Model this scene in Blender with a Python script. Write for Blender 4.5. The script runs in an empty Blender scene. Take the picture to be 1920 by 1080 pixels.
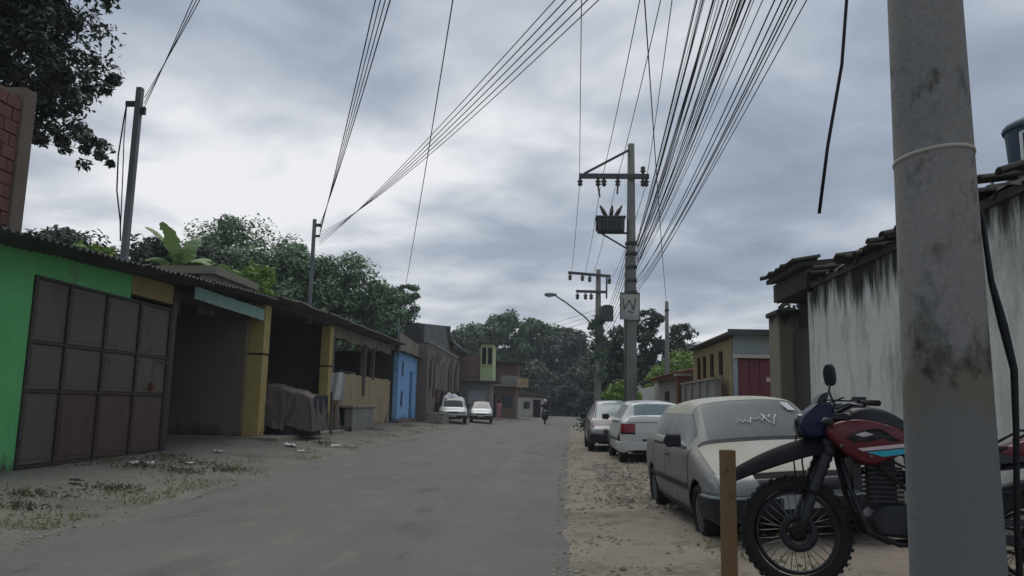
import bpy, bmesh, math, random
import numpy as np
from mathutils import Vector, Matrix, noise
R = math.radians
random.seed(11)
scene = bpy.context.scene
COL = scene.collection
# ------------------------------------------------------------------ camera
cam_d = bpy.data.cameras.new('camera'); cam = bpy.data.objects.new('camera', cam_d); COL.objects.link(cam)
cam_d.sensor_width = 36; cam_d.lens = 36*1480/1920; cam_d.clip_start = .05; cam_d.clip_end = 3000
cam.matrix_world = (Matrix.Translation((0, 0, 1.25)) @ Matrix.Rotation(math.atan(80/1480), 4, 'Z')
                    @ Matrix.Rotation(math.pi/2+math.atan(219/1480), 4, 'X') @ Matrix.Rotation(R(1.26), 4, 'Z'))
scene.camera = cam
# ------------------------------------------------------------------ sky
SUN_EL, SUN_AZ = R(58), R(-8)          # azimuth measured from +Y towards +X
w = bpy.data.worlds.new('World'); scene.world = w; w.use_nodes = True
nt = w.node_tree; N = nt.nodes; L = nt.links; N.clear()
def wn(t, **k):
    n = N.new(t)
    for a, v in k.items(): setattr(n, a, v)
    return n
def wmath(op, a, b=None, clamp=False):
    n = wn('ShaderNodeMath', operation=op, use_clamp=clamp)
    for i, v in enumerate((a, b)):
        if v is None: continue
        if hasattr(v, 'is_output'): L.new(v, n.inputs[i])
        else: n.inputs[i].default_value = v
    return n.outputs[0]
out = wn('ShaderNodeOutputWorld'); bg = wn('ShaderNodeBackground'); bg.inputs[1].default_value = .1
sky = wn('ShaderNodeTexSky', sky_type='NISHITA'); sky.sun_disc = False
sky.sun_elevation = SUN_EL; sky.sun_rotation = SUN_AZ
tc = wn('ShaderNodeTexCoord'); nrm = wn('ShaderNodeVectorMath', operation='NORMALIZE'); L.new(tc.outputs['Generated'], nrm.inputs[0])
sep = wn('ShaderNodeSeparateXYZ'); L.new(nrm.outputs[0], sep.inputs[0])
zz = wmath('ADD', wmath('MAXIMUM', sep.outputs[2], 0.0), .16)
cmb = wn('ShaderNodeCombineXYZ')
L.new(wmath('DIVIDE', sep.outputs[0], zz), cmb.inputs[0]); L.new(wmath('DIVIDE', sep.outputs[1], zz), cmb.inputs[1])
def wnoise(scale, detail, rough, off=(0, 0, 0), dist=0.):
    m = wn('ShaderNodeMapping'); m.inputs[1].default_value = off; L.new(cmb.outputs[0], m.inputs[0])
    n = wn('ShaderNodeTexNoise'); n.inputs['Scale'].default_value = scale; n.inputs['Detail'].default_value = detail
    n.inputs['Roughness'].default_value = rough; n.inputs['Distortion'].default_value = dist
    L.new(m.outputs[0], n.inputs['Vector']); return n.outputs[0]
def lobe(dx, dy, dz, p):
    v = Vector((dx, dy, dz)).normalized()
    d = wn('ShaderNodeVectorMath', operation='DOT_PRODUCT'); L.new(nrm.outputs[0], d.inputs[0]); d.inputs[1].default_value = v
    return wmath('POWER', wmath('MAXIMUM', d.outputs['Value'], 0.0), p)
n1 = wnoise(.85, 6, .50, (3.1, 1.4, 0), .3); n2 = wnoise(2.6, 5, .5, (7.7, 2.2, 0), .4)
base = wmath('ADD', wmath('MULTIPLY', wmath('SUBTRACT', n1, .5), 2.0), wmath('MULTIPLY', wmath('SUBTRACT', n2, .5), 1.3))
# the thin bright part of the cloud deck in front of the sun, thicker banks around it
#GLOW
g = wmath('ADD', base, wmath('MULTIPLY', lobe(-.23, 1, .34, 30), .50))
g = wmath('ADD', g, wmath('MULTIPLY', lobe(-.42, 1, .30, 60), .26))
g = wmath('SUBTRACT', g, wmath('MULTIPLY', lobe(-.335, 1, .435, 170), .62))
g = wmath('SUBTRACT', g, wmath('MULTIPLY', lobe(.34, 1, .36, 22), .20))
g = wmath('ADD', g, wmath('MULTIPLY', lobe(-.03, 1, .26, 18), .20))
g = wmath('ADD', g, .375, True)
ramp = wn('ShaderNodeValToRGB'); L.new(g, ramp.inputs[0])
cr = ramp.color_ramp; cr.elements[0].position = .0; cr.elements[0].color = (.27, .315, .39, 1)
cr.elements[1].position = 1.; cr.elements[1].color = (.88, .885, .91, 1)
for p_, c_ in ((.30, (.345, .402, .49, 1)), (.62, (.54, .58, .64, 1))):
    e = cr.elements.new(p_); e.color = c_
sc = wn('ShaderNodeMix', data_type='RGBA', blend_type='MULTIPLY'); sc.inputs[0].default_value = 1
L.new(ramp.outputs[0], sc.inputs[6]); sc.inputs[7].default_value = (10.2, 10.2, 10.2, 1)
mx = wn('ShaderNodeMix', data_type='RGBA'); mx.inputs[0].default_value = .95
L.new(sky.outputs[0], mx.inputs[6]); L.new(sc.outputs[2], mx.inputs[7])
L.new(mx.outputs[2], bg.inputs[0]); L.new(bg.outputs[0], out.inputs[0])
# ------------------------------------------------------------------ sun behind the clouds
sd = bpy.data.lights.new('sun', 'SUN'); sd.energy = 1.35; sd.angle = R(40); sd.color = (1, .96, .9)
so = bpy.data.objects.new('sun', sd); COL.objects.link(so)
dirv = Vector((math.sin(SUN_AZ)*math.cos(SUN_EL), math.cos(SUN_AZ)*math.cos(SUN_EL), math.sin(SUN_EL)))
so.rotation_euler = dirv.to_track_quat('Z', 'Y').to_euler(); so.location = (0, 0, 60)
scene.view_settings.view_transform = 'Standard'; scene.view_settings.look = 'None'
scene.view_settings.exposure = 0; scene.view_settings.gamma = 1; scene.view_settings.use_curve_mapping = False
scene.render.engine = 'CYCLES'
# ------------------------------------------------------------------ materials
def lin(h):
    return tuple((int(h[i:i+2], 16)/255)**2.2 for i in (0, 2, 4))
def mat(name, c, c2=None, scale=3., rough=.85, bump=0., bscale=None, stretch=(1, 1, 1), metal=0., spec=.3,
        stains=(), contrast=1., island=0., trans=0., fine=.12, coat=0.):
    """c, c2: base colours mixed by noise.  stains: (colour, scale, threshold, softness, stretch, z0, z1) patches of dirt,
    likelier from height z0 to z1 (None: anywhere)."""
    m = bpy.data.materials.new(name); m.use_nodes = True
    t = m.node_tree; nn = t.nodes; ll = t.links; b = nn['Principled BSDF']
    def sock(v, i):
        if hasattr(v, 'is_output'): ll.new(v, i)
        else: i.default_value = v
    def ma(op, a, b_=0., clamp=False):
        n = nn.new('ShaderNodeMath'); n.operation = op; n.use_clamp = clamp; sock(a, n.inputs[0]); sock(b_, n.inputs[1]); return n.outputs[0]
    def mixc(f, a, b_, mode='MIX'):
        n = nn.new('ShaderNodeMix'); n.data_type = 'RGBA'; n.blend_type = mode; n.clamp_factor = True
        sock(f, n.inputs[0]); sock(a, n.inputs[6]); sock(b_, n.inputs[7]); return n.outputs[2]
    geo = nn.new('ShaderNodeNewGeometry'); tcn = nn.new('ShaderNodeTexCoord'); oi = nn.new('ShaderNodeObjectInfo')
    pos = tcn.outputs['Object']
    off = nn.new('ShaderNodeVectorMath'); off.operation = 'ADD'; ll.new(pos, off.inputs[0])
    mu = nn.new('ShaderNodeVectorMath'); mu.operation = 'SCALE'; mu.inputs[0].default_value = (17.3, 9.1, 5.7); ll.new(oi.outputs['Random'], mu.inputs[3])
    ll.new(mu.outputs[0], off.inputs[1]); pos = off.outputs[0]
    def nz(s, d=6, r=.6, st=(1, 1, 1)):
        mp = nn.new('ShaderNodeMapping'); mp.inputs['Scale'].default_value = st; ll.new(pos, mp.inputs[0])
        n = nn.new('ShaderNodeTexNoise'); n.inputs['Scale'].default_value = s; n.inputs['Detail'].default_value = d
        n.inputs['Roughness'].default_value = r; ll.new(mp.outputs[0], n.inputs['Vector']); return n.outputs[0]
    col = (*c, 1)
    if c2 is not None:
        f = ma('ADD', ma('MULTIPLY', ma('SUBTRACT', nz(scale, 7, .62, stretch), .5), 2.6*contrast), .5, True)
        col = mixc(f, col, (*c2, 1))
    if island:
        f = ma('ADD', ma('MULTIPLY', geo.outputs['Random Per Island'], 2*island), 1-island)
        g_ = nn.new('ShaderNodeCombineColor'); 
        for i in range(3): ll.new(f, g_.inputs[i])
        col = mixc(1., col, g_.outputs[0], 'MULTIPLY')
    if fine:
        f = ma('ADD', ma('MULTIPLY', ma('SUBTRACT', nz(55, 4, .7), .5), 4*fine), 1.0)
        g_ = nn.new('ShaderNodeCombineColor')
        for i in range(3): ll.new(f, g_.inputs[i])
        col = mixc(1., col, g_.outputs[0], 'MULTIPLY')
    for (sc_, ss, th, so_, st, z0, z1) in stains:
        v = nz(ss, 8, .68, st)
        if z0 is not None:
            sp = nn.new('ShaderNodeSeparateXYZ'); ll.new(geo.outputs['Position'], sp.inputs[0])
            h = ma('DIVIDE', ma('SUBTRACT', sp.outputs[2], z0), z1-z0, True)
            v = ma('ADD', v, ma('MULTIPLY', ma('SUBTRACT', h, .5), .55))
        f = ma('DIVIDE', ma('SUBTRACT', v, th), so_, True)
        col = mixc(f, col, (*sc_, 1))
    sock(col, b.inputs['Base Color'])
    b.inputs['Roughness'].default_value = rough; b.inputs['Metallic'].default_value = metal
    b.inputs['Specular IOR Level'].default_value = spec
    if coat: b.inputs['Coat Weight'].default_value = coat; b.inputs['Coat Roughness'].default_value = .12
    if bump:
        bn = nn.new('ShaderNodeBump'); bn.inputs['Strength'].default_value = min(1, bump); bn.inputs['Distance'].default_value = .02*max(1, bump)
        ll.new(nz(bscale or scale*6, 6, .65, stretch), bn.inputs['Height']); ll.new(bn.outputs[0], b.inputs['Normal'])
    if trans:
        tr = nn.new('ShaderNodeBsdfTranslucent'); sock(col, tr.inputs[0]); ms = nn.new('ShaderNodeMixShader'); ms.inputs[0].default_value = trans
        ll.new(b.outputs[0], ms.inputs[1]); ll.new(tr.outputs[0], ms.inputs[2]); ll.new(ms.outputs[0], nn['Material Output'].inputs[0])
    return m
MOLD = lin('2b2c28')
M = {}
M['asphalt'] = mat('asphalt', lin('656460'), lin('71706b'), .55, .88, .5, 60, fine=.22, stains=((lin('827d70'), .35, .56, .25, (1, .25, 1), None, None), (lin('4f504d'), 1.1, .60, .12, (1, .35, 1), None, None)))
def crack_asphalt(m):
    t = m.node_tree; nn = t.nodes; ll = t.links; b = nn['Principled BSDF']; src = b.inputs['Base Color'].links[0].from_socket
    def nd(ty, **k):
        n = nn.new(ty)
        for a, v in k.items(): setattr(n, a, v)
        return n
    def ma(op, a, b_=0., c=False):
        n = nd('ShaderNodeMath', operation=op, use_clamp=c)
        for q, v in ((0, a), (1, b_)):
            if hasattr(v, 'is_output'): ll.new(v, n.inputs[q])
            else: n.inputs[q].default_value = v
        return n.outputs[0]
    def mix(f, a, col):
        n = nd('ShaderNodeMix', data_type='RGBA'); ll.new(f, n.inputs[0]); ll.new(a, n.inputs[6]); n.inputs[7].default_value = (*col, 1); return n.outputs[2]
    geo = nd('ShaderNodeNewGeometry'); P = geo.outputs['Position']
    def noise_(s_, st=(1, 1, 1), d=5):
        mp = nd('ShaderNodeMapping'); mp.inputs['Scale'].default_value = st; ll.new(P, mp.inputs[0])
        n = nd('ShaderNodeTexNoise'); n.inputs['Scale'].default_value = s_; n.inputs['Detail'].default_value = d; ll.new(mp.outputs[0], n.inputs['Vector']); return n
    w_ = noise_(1.6); sc_ = nd('ShaderNodeVectorMath', operation='SCALE'); ll.new(w_.outputs[1], sc_.inputs[0]); sc_.inputs[3].default_value = 1.1
    ad = nd('ShaderNodeVectorMath', operation='ADD'); ll.new(P, ad.inputs[0]); ll.new(sc_.outputs[0], ad.inputs[1])
    vo = nd('ShaderNodeTexVoronoi', feature='DISTANCE_TO_EDGE'); vo.inputs['Scale'].default_value = .55; ll.new(ad.outputs[0], vo.inputs['Vector'])
    line = ma('SUBTRACT', 1., ma('DIVIDE', vo.outputs[0], .011), True)
    mask = ma('MULTIPLY', ma('SUBTRACT', noise_(.28).outputs[0], .50), 7., True)
    col = mix(ma('MULTIPLY', ma('MULTIPLY', line, mask), .9), src, lin('34332f'))
    # coarse stones showing, polished wheel tracks and oil drips along the lanes
    ag = ma('MULTIPLY', ma('SUBTRACT', noise_(38, d=2).outputs[0], .62), 5., True); col = mix(ma('MULTIPLY', ag, .35), col, lin('8f8c84'))
    tr = ma('MULTIPLY', ma('SUBTRACT', noise_(1.1, (1, .03, 1)).outputs[0], .52), 6., True); col = mix(ma('MULTIPLY', tr, .30), col, lin('7d7b74'))
    oil = ma('MULTIPLY', ma('SUBTRACT', noise_(.9, (1, .35, 1), 7).outputs[0], .60), 9., True); col = mix(ma('MULTIPLY', oil, .55), col, lin('454540'))
    du = ma('MULTIPLY', ma('SUBTRACT', noise_(2.6, (1, .5, 1), 8).outputs[0], .58), 7., True); col = mix(ma('MULTIPLY', du, .28), col, lin('968c7b'))
    ll.new(col, b.inputs['Base Color'])
crack_asphalt(M['asphalt'])
M['dirt'] = mat('dirt', lin('7f766a'), lin('958b7c'), .8, .95, 1., 14, fine=.25, stains=((lin('5c554a'), 1.3, .51, .16, (1, 1, 1), None, None),))
M['pavement'] = mat('pavement', lin('6b6963'), lin('7e7a71'), .7, .95, .9, 12, fine=.22, stains=((lin('5b574d'), .8, .53, .2, (1, 1, 1), None, None), (lin('8f886a'), .5, .58, .15, (1, .5, 1), None, None)))
M['earth'] = mat('earth', lin('5f6048'), lin('77704f'), .1, .95)
M['gravel'] = mat('gravel', lin('7f7a6d'), lin('989080'), 3, .9, island=.45)
M['concrete'] = mat('concrete', lin('8d8b84'), lin('a19c90'), 1.8, .9, .4, 18, stains=((lin('54534c'), 1.6, .58, .16, (1, 1, .3), None, None),))
M['concrete_slab'] = mat('concrete slab', lin('7d7a70'), lin('96907f'), 1.4, .92, .6, 16, stains=((lin('58554c'), 1.4, .56, .16, (1, 1, 1), None, None),))
M['pole'] = mat('pole concrete', lin('7e7d7c'), lin('8b8885'), 2.2, .88, .35, 26, fine=.16,
    stains=((lin('5b5a55'), 3.0, .55, .2, (1, 1, .35), None, None), (lin('4b4a45'), 8, .60, .12, (1, 1, .7), None, None), (lin('a19e98'), 5, .64, .1, (1, 1, .5), None, None), (lin('403f35'), 5.5, .62, .16, (1, 1, .7), 3.2, 1.0), (lin('716d63'), 6, .50, .10, (1, 1, 1), 1.58, 1.24), (lin('6e7072'), 5, .50, .14, (1, 1, 1), 1.46, 1.16), (lin('4f5050'), 6, .60, .12, (1, 1, .6), None, None),))
M['pole_paint'] = mat('old blue grey paint', lin('666b6e'), lin('73777a'), 2.5, .8, .3, 20, fine=.16, stains=((lin('59594f'), 4, .62, .15, (1, 1, .5), None, None),))
M['pole_moss'] = mat('yellowed paint band', lin('706b5e'), lin('7a766a'), 5, .9, .4, 20, fine=.2, stains=((lin('55523f'), 5, .55, .15, (1, 1, .6), None, None),))
M['far_pole'] = mat('weathered pole', lin('86857f'), lin('73726d'), 1.5, .9, stains=((lin('55534e'), 1.2, .58, .2, (1, 1, .2), None, None),))
M['mast'] = mat('galvanised mast', lin('7d8284'), lin('6a6d6e'), 2, .7, metal=.2)
M['wood_dark'] = mat('dark timber', lin('4c4642'), lin('5c554f'), 6, .9, .3, 20, (1, 1, .1))
M['hardware'] = mat('line hardware', lin('45464a'), lin('595a5c'), 6, .6)
M['porcelain'] = mat('porcelain', lin('4a443f'), None, rough=.3, spec=.5)
M['wire'] = mat('cable sheath', lin('1c1d20'), None, rough=.6, fine=0)
M['wire_far'] = mat('bare wire', lin('4e5054'), None, rough=.6, fine=0)
M['green'] = mat('green wall paint', lin('60b36c'), lin('6cbd76'), 1.2, .75, .4, 14, fine=.08, stains=((lin('6f9470'), 2.0, .60, .1, (1, 1, .7), None, None), (lin('54604a'), 3, .58, .15, (1, 1, .5), .9, .0), (lin('3b6b45'), 1.1, .62, .2, (1, 1, .3), 1.2, 0.0), (lin('4a8554'), .9, .60, .2, (1, 1, .4), None, None)))
M['ochre'] = mat('ochre plaster', lin('8e8058'), lin('9a8c62'), 2, .85, .3, stains=((lin('5b4b2c'), 2, .60, .15, (1, 1, .3), None, None),))
M['yellow'] = mat('yellow pillar paint', lin('b3a168'), lin('a3915e'), 1.6, .8, .3, 15, stains=((lin('77683f'), 1.9, .55, .14, (1, 1, .3), None, None), (lin('4a4234'), 2.2, .62, .1, (1, 1, .7), .9, .2)))
M['teal_tin'] = mat('teal sheet', lin('7fa59c'), lin('93b0a6'), 2, .6, stains=((lin('5f7a72'), 3, .58, .15, (1, 1, .3), None, None),))
M['gate_brown'] = mat('brown sheet steel', lin('5b554b'), lin('645d52'), 1.6, .6, .1, 9, stains=((lin('4a3f35'), 2.0, .55, .15, (1, 1, .3), None, None),), fine=.05)
M['gate_primer'] = mat('red primer steel', lin('5f4b44'), lin('594840'), 1.6, .65, .1, 9, stains=((lin('55443c'), 1.5, .54, .12, (1, 1, .4), None, None),), fine=.05)
M['gate_frame'] = mat('gate frame steel', lin('403a36'), lin('4a423c'), 3, .6)
M['brick'] = mat('hollow brick', lin('86605a'), lin('75504a'), 7, .92, .5, 22, fine=.2, stains=((lin('5d4a40'), 2.2, .62, .15, (1, 1, 1), None, None),))
M['mortar'] = mat('mortar', lin('7d756a'), lin('6b645b'), 4, .95, .5)
M['tin_dark'] = mat('weathered roof sheet', lin('5c5c5c'), lin('494846'), 1.3, .8, stains=((lin('3a3735'), 1.2, .56, .15, (1, 1, 1), None, None),))
M['fibre'] = mat('fibre cement sheet', lin('79766f'), lin('605d58'), 1.1, .92, .3, stains=((lin('3d3c39'), 1.2, .55, .16, (1, 1, 1), None, None),))
M['tan'] = mat('tan plaster', lin('6f685b'), lin('7d7466'), 1.3, .92, .4, 12, stains=((lin('443f38'), 1.1, .56, .2, (1, 1, .5), 1.0, .1), (lin('544e46'), 1.6, .60, .15, (1, 1, .6), None, None)))
M['beige'] = mat('beige peeling plaster', lin('9c8c6f'), lin('ab9a7c'), 1.6, .92, .5, 12, stains=((lin('7a6a50'), 1.5, .55, .14, (1, 1, .35), None, None), (lin('8d6f4a'), 2.6, .60, .1, (1, 1, .6), None, None), (lin('4c4438'), 1.8, .62, .12, (1, 1, .3), 1.2, .1)))
M['fascia'] = mat('crumbling plaster', lin('7b7366'), lin('92897a'), 1.4, .95, .8, 9, stains=((lin('4a453f'), 1.6, .52, .14, (1, 1, .6), None, None),))
M['blue'] = mat('bright blue wall paint', lin('74a2d4'), lin('8ab4dc'), 1.2, .75, .25, 12, stains=((lin('44719f'), 1.5, .58, .14, (1, 1, .4), None, None), (lin('33465c'), 1.6, .62, .12, (1, 1, .4), 1.1, .2)))
M['blue_dark'] = mat('dark blue door', lin('1d3148'), lin('263c54'), 2, .6)
M['old'] = mat('weathered brown render', lin('6d6058'), lin('7f7268'), .8, .95, .5, 8, stains=((lin('463f3b'), .8, .53, .15, (1, 1, .25), None, None), (lin('94897e'), 1.1, .62, .1, (1, 1, .3), None, None)))
M['board'] = mat('grey weathered board', lin('7a736b'), lin('5e5852'), 2.5, .95, .3, 20, (1, 1, .12), stains=((lin('48423d'), 2, .6, .1, (1, 1, .15), None, None),))
M['brown_red'] = mat('faded maroon boards', lin('5c403c'), lin('4d3835'), 1.5, .9, .2, 10, (1, 1, .2))
M['pale_green'] = mat('pale lime paint', lin('b3c48e'), lin('c2cf9f'), 1.2, .85, .2, stains=((lin('7d8a66'), 1.2, .6, .15, (1, 1, .3), None, None),))
M['grey_render'] = mat('grey render', lin('7e7d79'), lin('8e8c86'), 1.2, .92, .4, 10, stains=((lin('55544f'), 1.1, .57, .15, (1, 1, .35), None, None),))
M['brown_render'] = mat('brown render', lin('715f53'), lin('816e60'), 1.1, .92, .4, 10, stains=((lin('4b403a'), 1.1, .57, .15, (1, 1, .35), None, None),))
M['white_render'] = mat('off white render', lin('b4b1a8'), lin('c3bfb4'), 1.1, .9, .3, 10, stains=((lin('7b776e'), 1.3, .58, .15, (1, 1, .3), None, None),))
M['sign_beige'] = mat('beige board', lin('b89c7d'), lin('a98d70'), 1.5, .8)
M['dark'] = mat('dark void', lin('2b2a29'), lin('232322'), 2, .95)
M['interior'] = mat('dark grey brown wall', lin('56514a'), lin('47433e'), 1.2, .95)  # darker grey brown for back, side and end walls
M['glass_dark'] = mat('window glass', lin('23282c'), None, rough=.12, spec=.5, fine=0)
M['whitewash'] = mat('old whitewash', lin('d8d8d3'), lin('cbcbc6'), 1.0, .92, .45, 9, fine=.1,
    stains=((lin('a9a9a4'), 1.2, .54, .25, (1, 1, .18), None, None), (lin('8c8c84'), 5, .66, .08, (1, 1, .8), None, None),
            (lin('7e7e72'), 1.3, .60, .18, (1, 1, .6), 1.6, .3), (lin('8f908c'), 2.6, .50, .2, (1, 1, .3), None, None), (lin('6a6b64'), 3.4, .60, .14, (1, 1.2, .2), 1.9, 3.2), (MOLD, 3.0, .60, .13, (1, 1.3, .16), 2.0, 3.35)))
M['mold'] = mat('mouldy masonry', lin('3f403a'), lin('4d4d45'), 2.2, .95, .9, 9, stains=((lin('6b6b62'), 2.2, .66, .1, (1, 1, .35), None, None),))
M['mold_tile'] = mat('blackened roof tile', lin('3d3c39'), lin('54504a'), 4, .95, .5, 16)
M['dark_recess'] = mat('dark render', lin('53504b'), lin('403e3a'), 1.4, .95, .5, 8, (1, 1, .3))  # darker render tone for the gate recess, streaked vertically
M['column'] = mat('grey streaked column', lin('8c8676'), lin('797467'), 2, .92, .4, 10, (1, 1, .25), stains=((MOLD, 2, .6, .16, (1, 1, .3), 2.0, 3.2),))
M['yellow_house'] = mat('mustard wall', lin('a08c6a'), lin('938060'), 1.4, .9, .2, stains=((lin('7b6a4d'), 1.6, .58, .14, (1, 1, .3), None, None),))
M['rust'] = mat('rusty bars', lin('6d4a35'), lin('573c2d'), 5, .85)
M['red_gate'] = mat('dark red gate paint', lin('75444a'), lin('6a3e45'), 1.4, .6, .1, fine=.06, stains=((lin('4f2229'), 2, .6, .12, (1, 1, .3), None, None),))
M['zinc'] = mat('pale zinc sheet', lin('9fa9ac'), lin('8e9799'), 1.5, .6, metal=.1)
M['clay'] = mat('clay roof tile', lin('7d5446'), lin('68483f'), 5, .9, .3, 18, stains=((lin('4c3e37'), 2, .6, .14, (1, 1, 1), None, None),))
M['white_gate'] = mat('white gate paint', lin('c6c8c4'), lin('b4b7b3'), 1.6, .6)
M['paint_white'] = mat('white car paint', lin('d0d4d0'), lin('c4c8c4'), 2, .35, coat=.5, fine=.03, stains=((lin('9a988d'), 1.6, .60, .2, (1, 1, 1), .5, .1),))
M['paint_grey'] = mat('dusty silver car paint', lin('8a8986'), lin('7d7c7a'), 1.5, .55, spec=.3, fine=.1,
    stains=((lin('94938e'), 1.7, .52, .22, (1, 1, 1), .62, 1.0), (lin('68645c'), 2.4, .56, .2, (1, 1, 1), .7, .15)))
M['paint_red'] = mat('dark red car paint', lin('4d3035'), lin('43292e'), 2, .3, coat=.4, fine=.03)
M['hood_dirt'] = mat('sun bleached dusty bonnet', lin('b0ae9b'), lin('c0c0b8'), 1.6, .75, fine=.18, stains=((lin('8f9468'), 2.2, .57, .16, (1, 1, 1), None, None), (lin('d2d4cc'), 1.6, .60, .14, (1, 1, 1), None, None)))
M['ws_dirty'] = mat('dusty windscreen', lin('6f7574'), lin('626968'), 1.2, .45, spec=.22, fine=.05)
M['ws'] = mat('car glass', lin('30383c'), None, rough=.08, spec=.6, fine=0)
M['ws_sky'] = mat('car glass with painted sky reflection', lin('8a9a9a'), lin('7a8a8b'), 3, .14, spec=.6, fine=0)  # pale base colour stands in for sky mirrored in the glass
M['ws_side'] = mat('dusty side glass', lin('4f5150'), lin('5a5b59'), 2, .3, spec=.5, fine=.03)
M['black_plastic'] = mat('black plastic', lin('24252a'), lin('2d2e32'), 4, .55, fine=.08)
M['rubber'] = mat('rubber', lin('242424'), lin('2f2e2c'), 6, .9, fine=.15)
M['rim'] = mat('dull steel rim', lin('85868a'), lin('6c6d70'), 5, .45, metal=.6)
M['chrome'] = mat('chrome', lin('c9cccf'), None, rough=.15, metal=1, fine=0)
M['lens'] = mat('headlamp lens', lin('8f9290'), lin('7c7f7d'), 6, .25, spec=.6, fine=0)
M['red_lens'] = mat('red lamp lens', lin('7d1f28'), lin('941f2a'), 5, .25, spec=.5, fine=0)
M['white_mark'] = mat('white marker paint', lin('aaa69d'), None, rough=.7, fine=0)
M['screen_mark'] = mat('white chalk', lin('e4e8e6'), None, rough=.9, spec=.1, fine=0)
M['plate'] = mat('grey number plate', lin('a3a5a2'), lin('8f918e'), 8, .5)
M['tarp_brown'] = mat('brown tarpaulin', lin('70645e'), lin('5f5551'), 2, .7, .3, 14, fine=.05, stains=((lin('93807a'), 2, .6, .1, (1, .4, 1), None, None),))
M['tarp_dark'] = mat('dark sacking', lin('44464d'), lin('36383e'), 3, .85, .4, 14)
M['tarp_white'] = mat('white tarpaulin', lin('d4d8da'), lin('c2c6c9'), 3, .6)
M['cloth'] = mat('white towel', lin('e6e6ea'), lin('dadade'), 4, .95, fine=.06)
M['post_wood'] = mat('brown timber stake', lin('7d6749'), lin('6b573d'), 5, .9, .5, 30, (1, 1, .08), fine=.2)
M['bike_black'] = mat('bike black', lin('1d1e23'), lin('26272c'), 5, .42, spec=.4, fine=.04)
M['mudguard'] = mat('matt black mudguard', lin('17181b'), lin('1f2023'), 5, .75, spec=.2, fine=.1)
M['bike_red'] = mat('bike red', lin('5a1e25'), lin('68222a'), 4, .35, coat=.3, fine=.04)
M['bike_blue'] = mat('bike dark blue', lin('1b2648'), lin('18203a'), 4, .38, fine=.04)
M['bike_cyan'] = mat('cyan decal', lin('2f9fb4'), None, rough=.4, fine=0)
M['bike_white'] = mat('pale decal', lin('c9b6b8'), None, rough=.4, fine=0)
M['engine'] = mat('engine alloy', lin('3c3d3f'), lin('2e2f31'), 8, .5, metal=.5)
M['skin'] = mat('skin', lin('7d543f'), None, rough=.6, fine=0)
M['pink'] = mat('pink cloth', lin('c08a90'), lin('b57c84'), 5, .9)
M['dark_cloth'] = mat('dark clothing', lin('33343a'), lin('2a2b30'), 5, .9)
M['maroon'] = mat('maroon cloth', lin('7a2c36'), None, rough=.9)
M['helmet'] = mat('white helmet', lin('ccd0d4'), None, rough=.3)
M['hair'] = mat('dark hair', lin('1b1817'), None, rough=.7, fine=0)
M['tank_blue'] = mat('blue water tank', lin('465363'), lin('3d4a5a'), 2, .6)
M['bark'] = mat('bark', lin('574c42'), lin('6a5f52'), 4, .95, .8, 16, (1, 1, .25))
M['leaf_near'] = mat('leaf dull', lin('4a514a'), lin('596055'), .7, .6, island=.35, trans=.12, fine=0)
M['leaf_mango'] = mat('leaf deep green', lin('67805f'), lin('7d9672'), .35, .6, island=.4, trans=.15, fine=0)
M['leaf_far'] = mat('leaf far green', lin('566e54'), lin('6f8a64'), .16, .7, island=.4, trans=.1, fine=0)
M['leaf_dark'] = mat('leaf dark', lin('505a50'), lin('606b5c'), .3, .7, island=.35, trans=.1, fine=0)
M['leaf_bright'] = mat('leaf bright green', lin('6d8a3f'), lin('83a14c'), .5, .6, island=.3, trans=.2, fine=0)
M['banana'] = mat('banana leaf', lin('66804e'), lin('7f9463'), 1.2, .6, island=.25, trans=.25, fine=0)
M['weed'] = mat('weed green', lin('565c42'), lin('6e7053'), 1.5, .8, island=.4, trans=.1, fine=0)
M['dry_grass'] = mat('dry grass', lin('8a8660'), lin('a09a70'), 1.5, .85, island=.35, fine=0)
M['litter'] = mat('white litter', lin('d3d3d0'), None, rough=.8, fine=.05)
M['lamp_glass'] = mat('lamp bowl', lin('b5b9ba'), None, rough=.3, fine=0)

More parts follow.
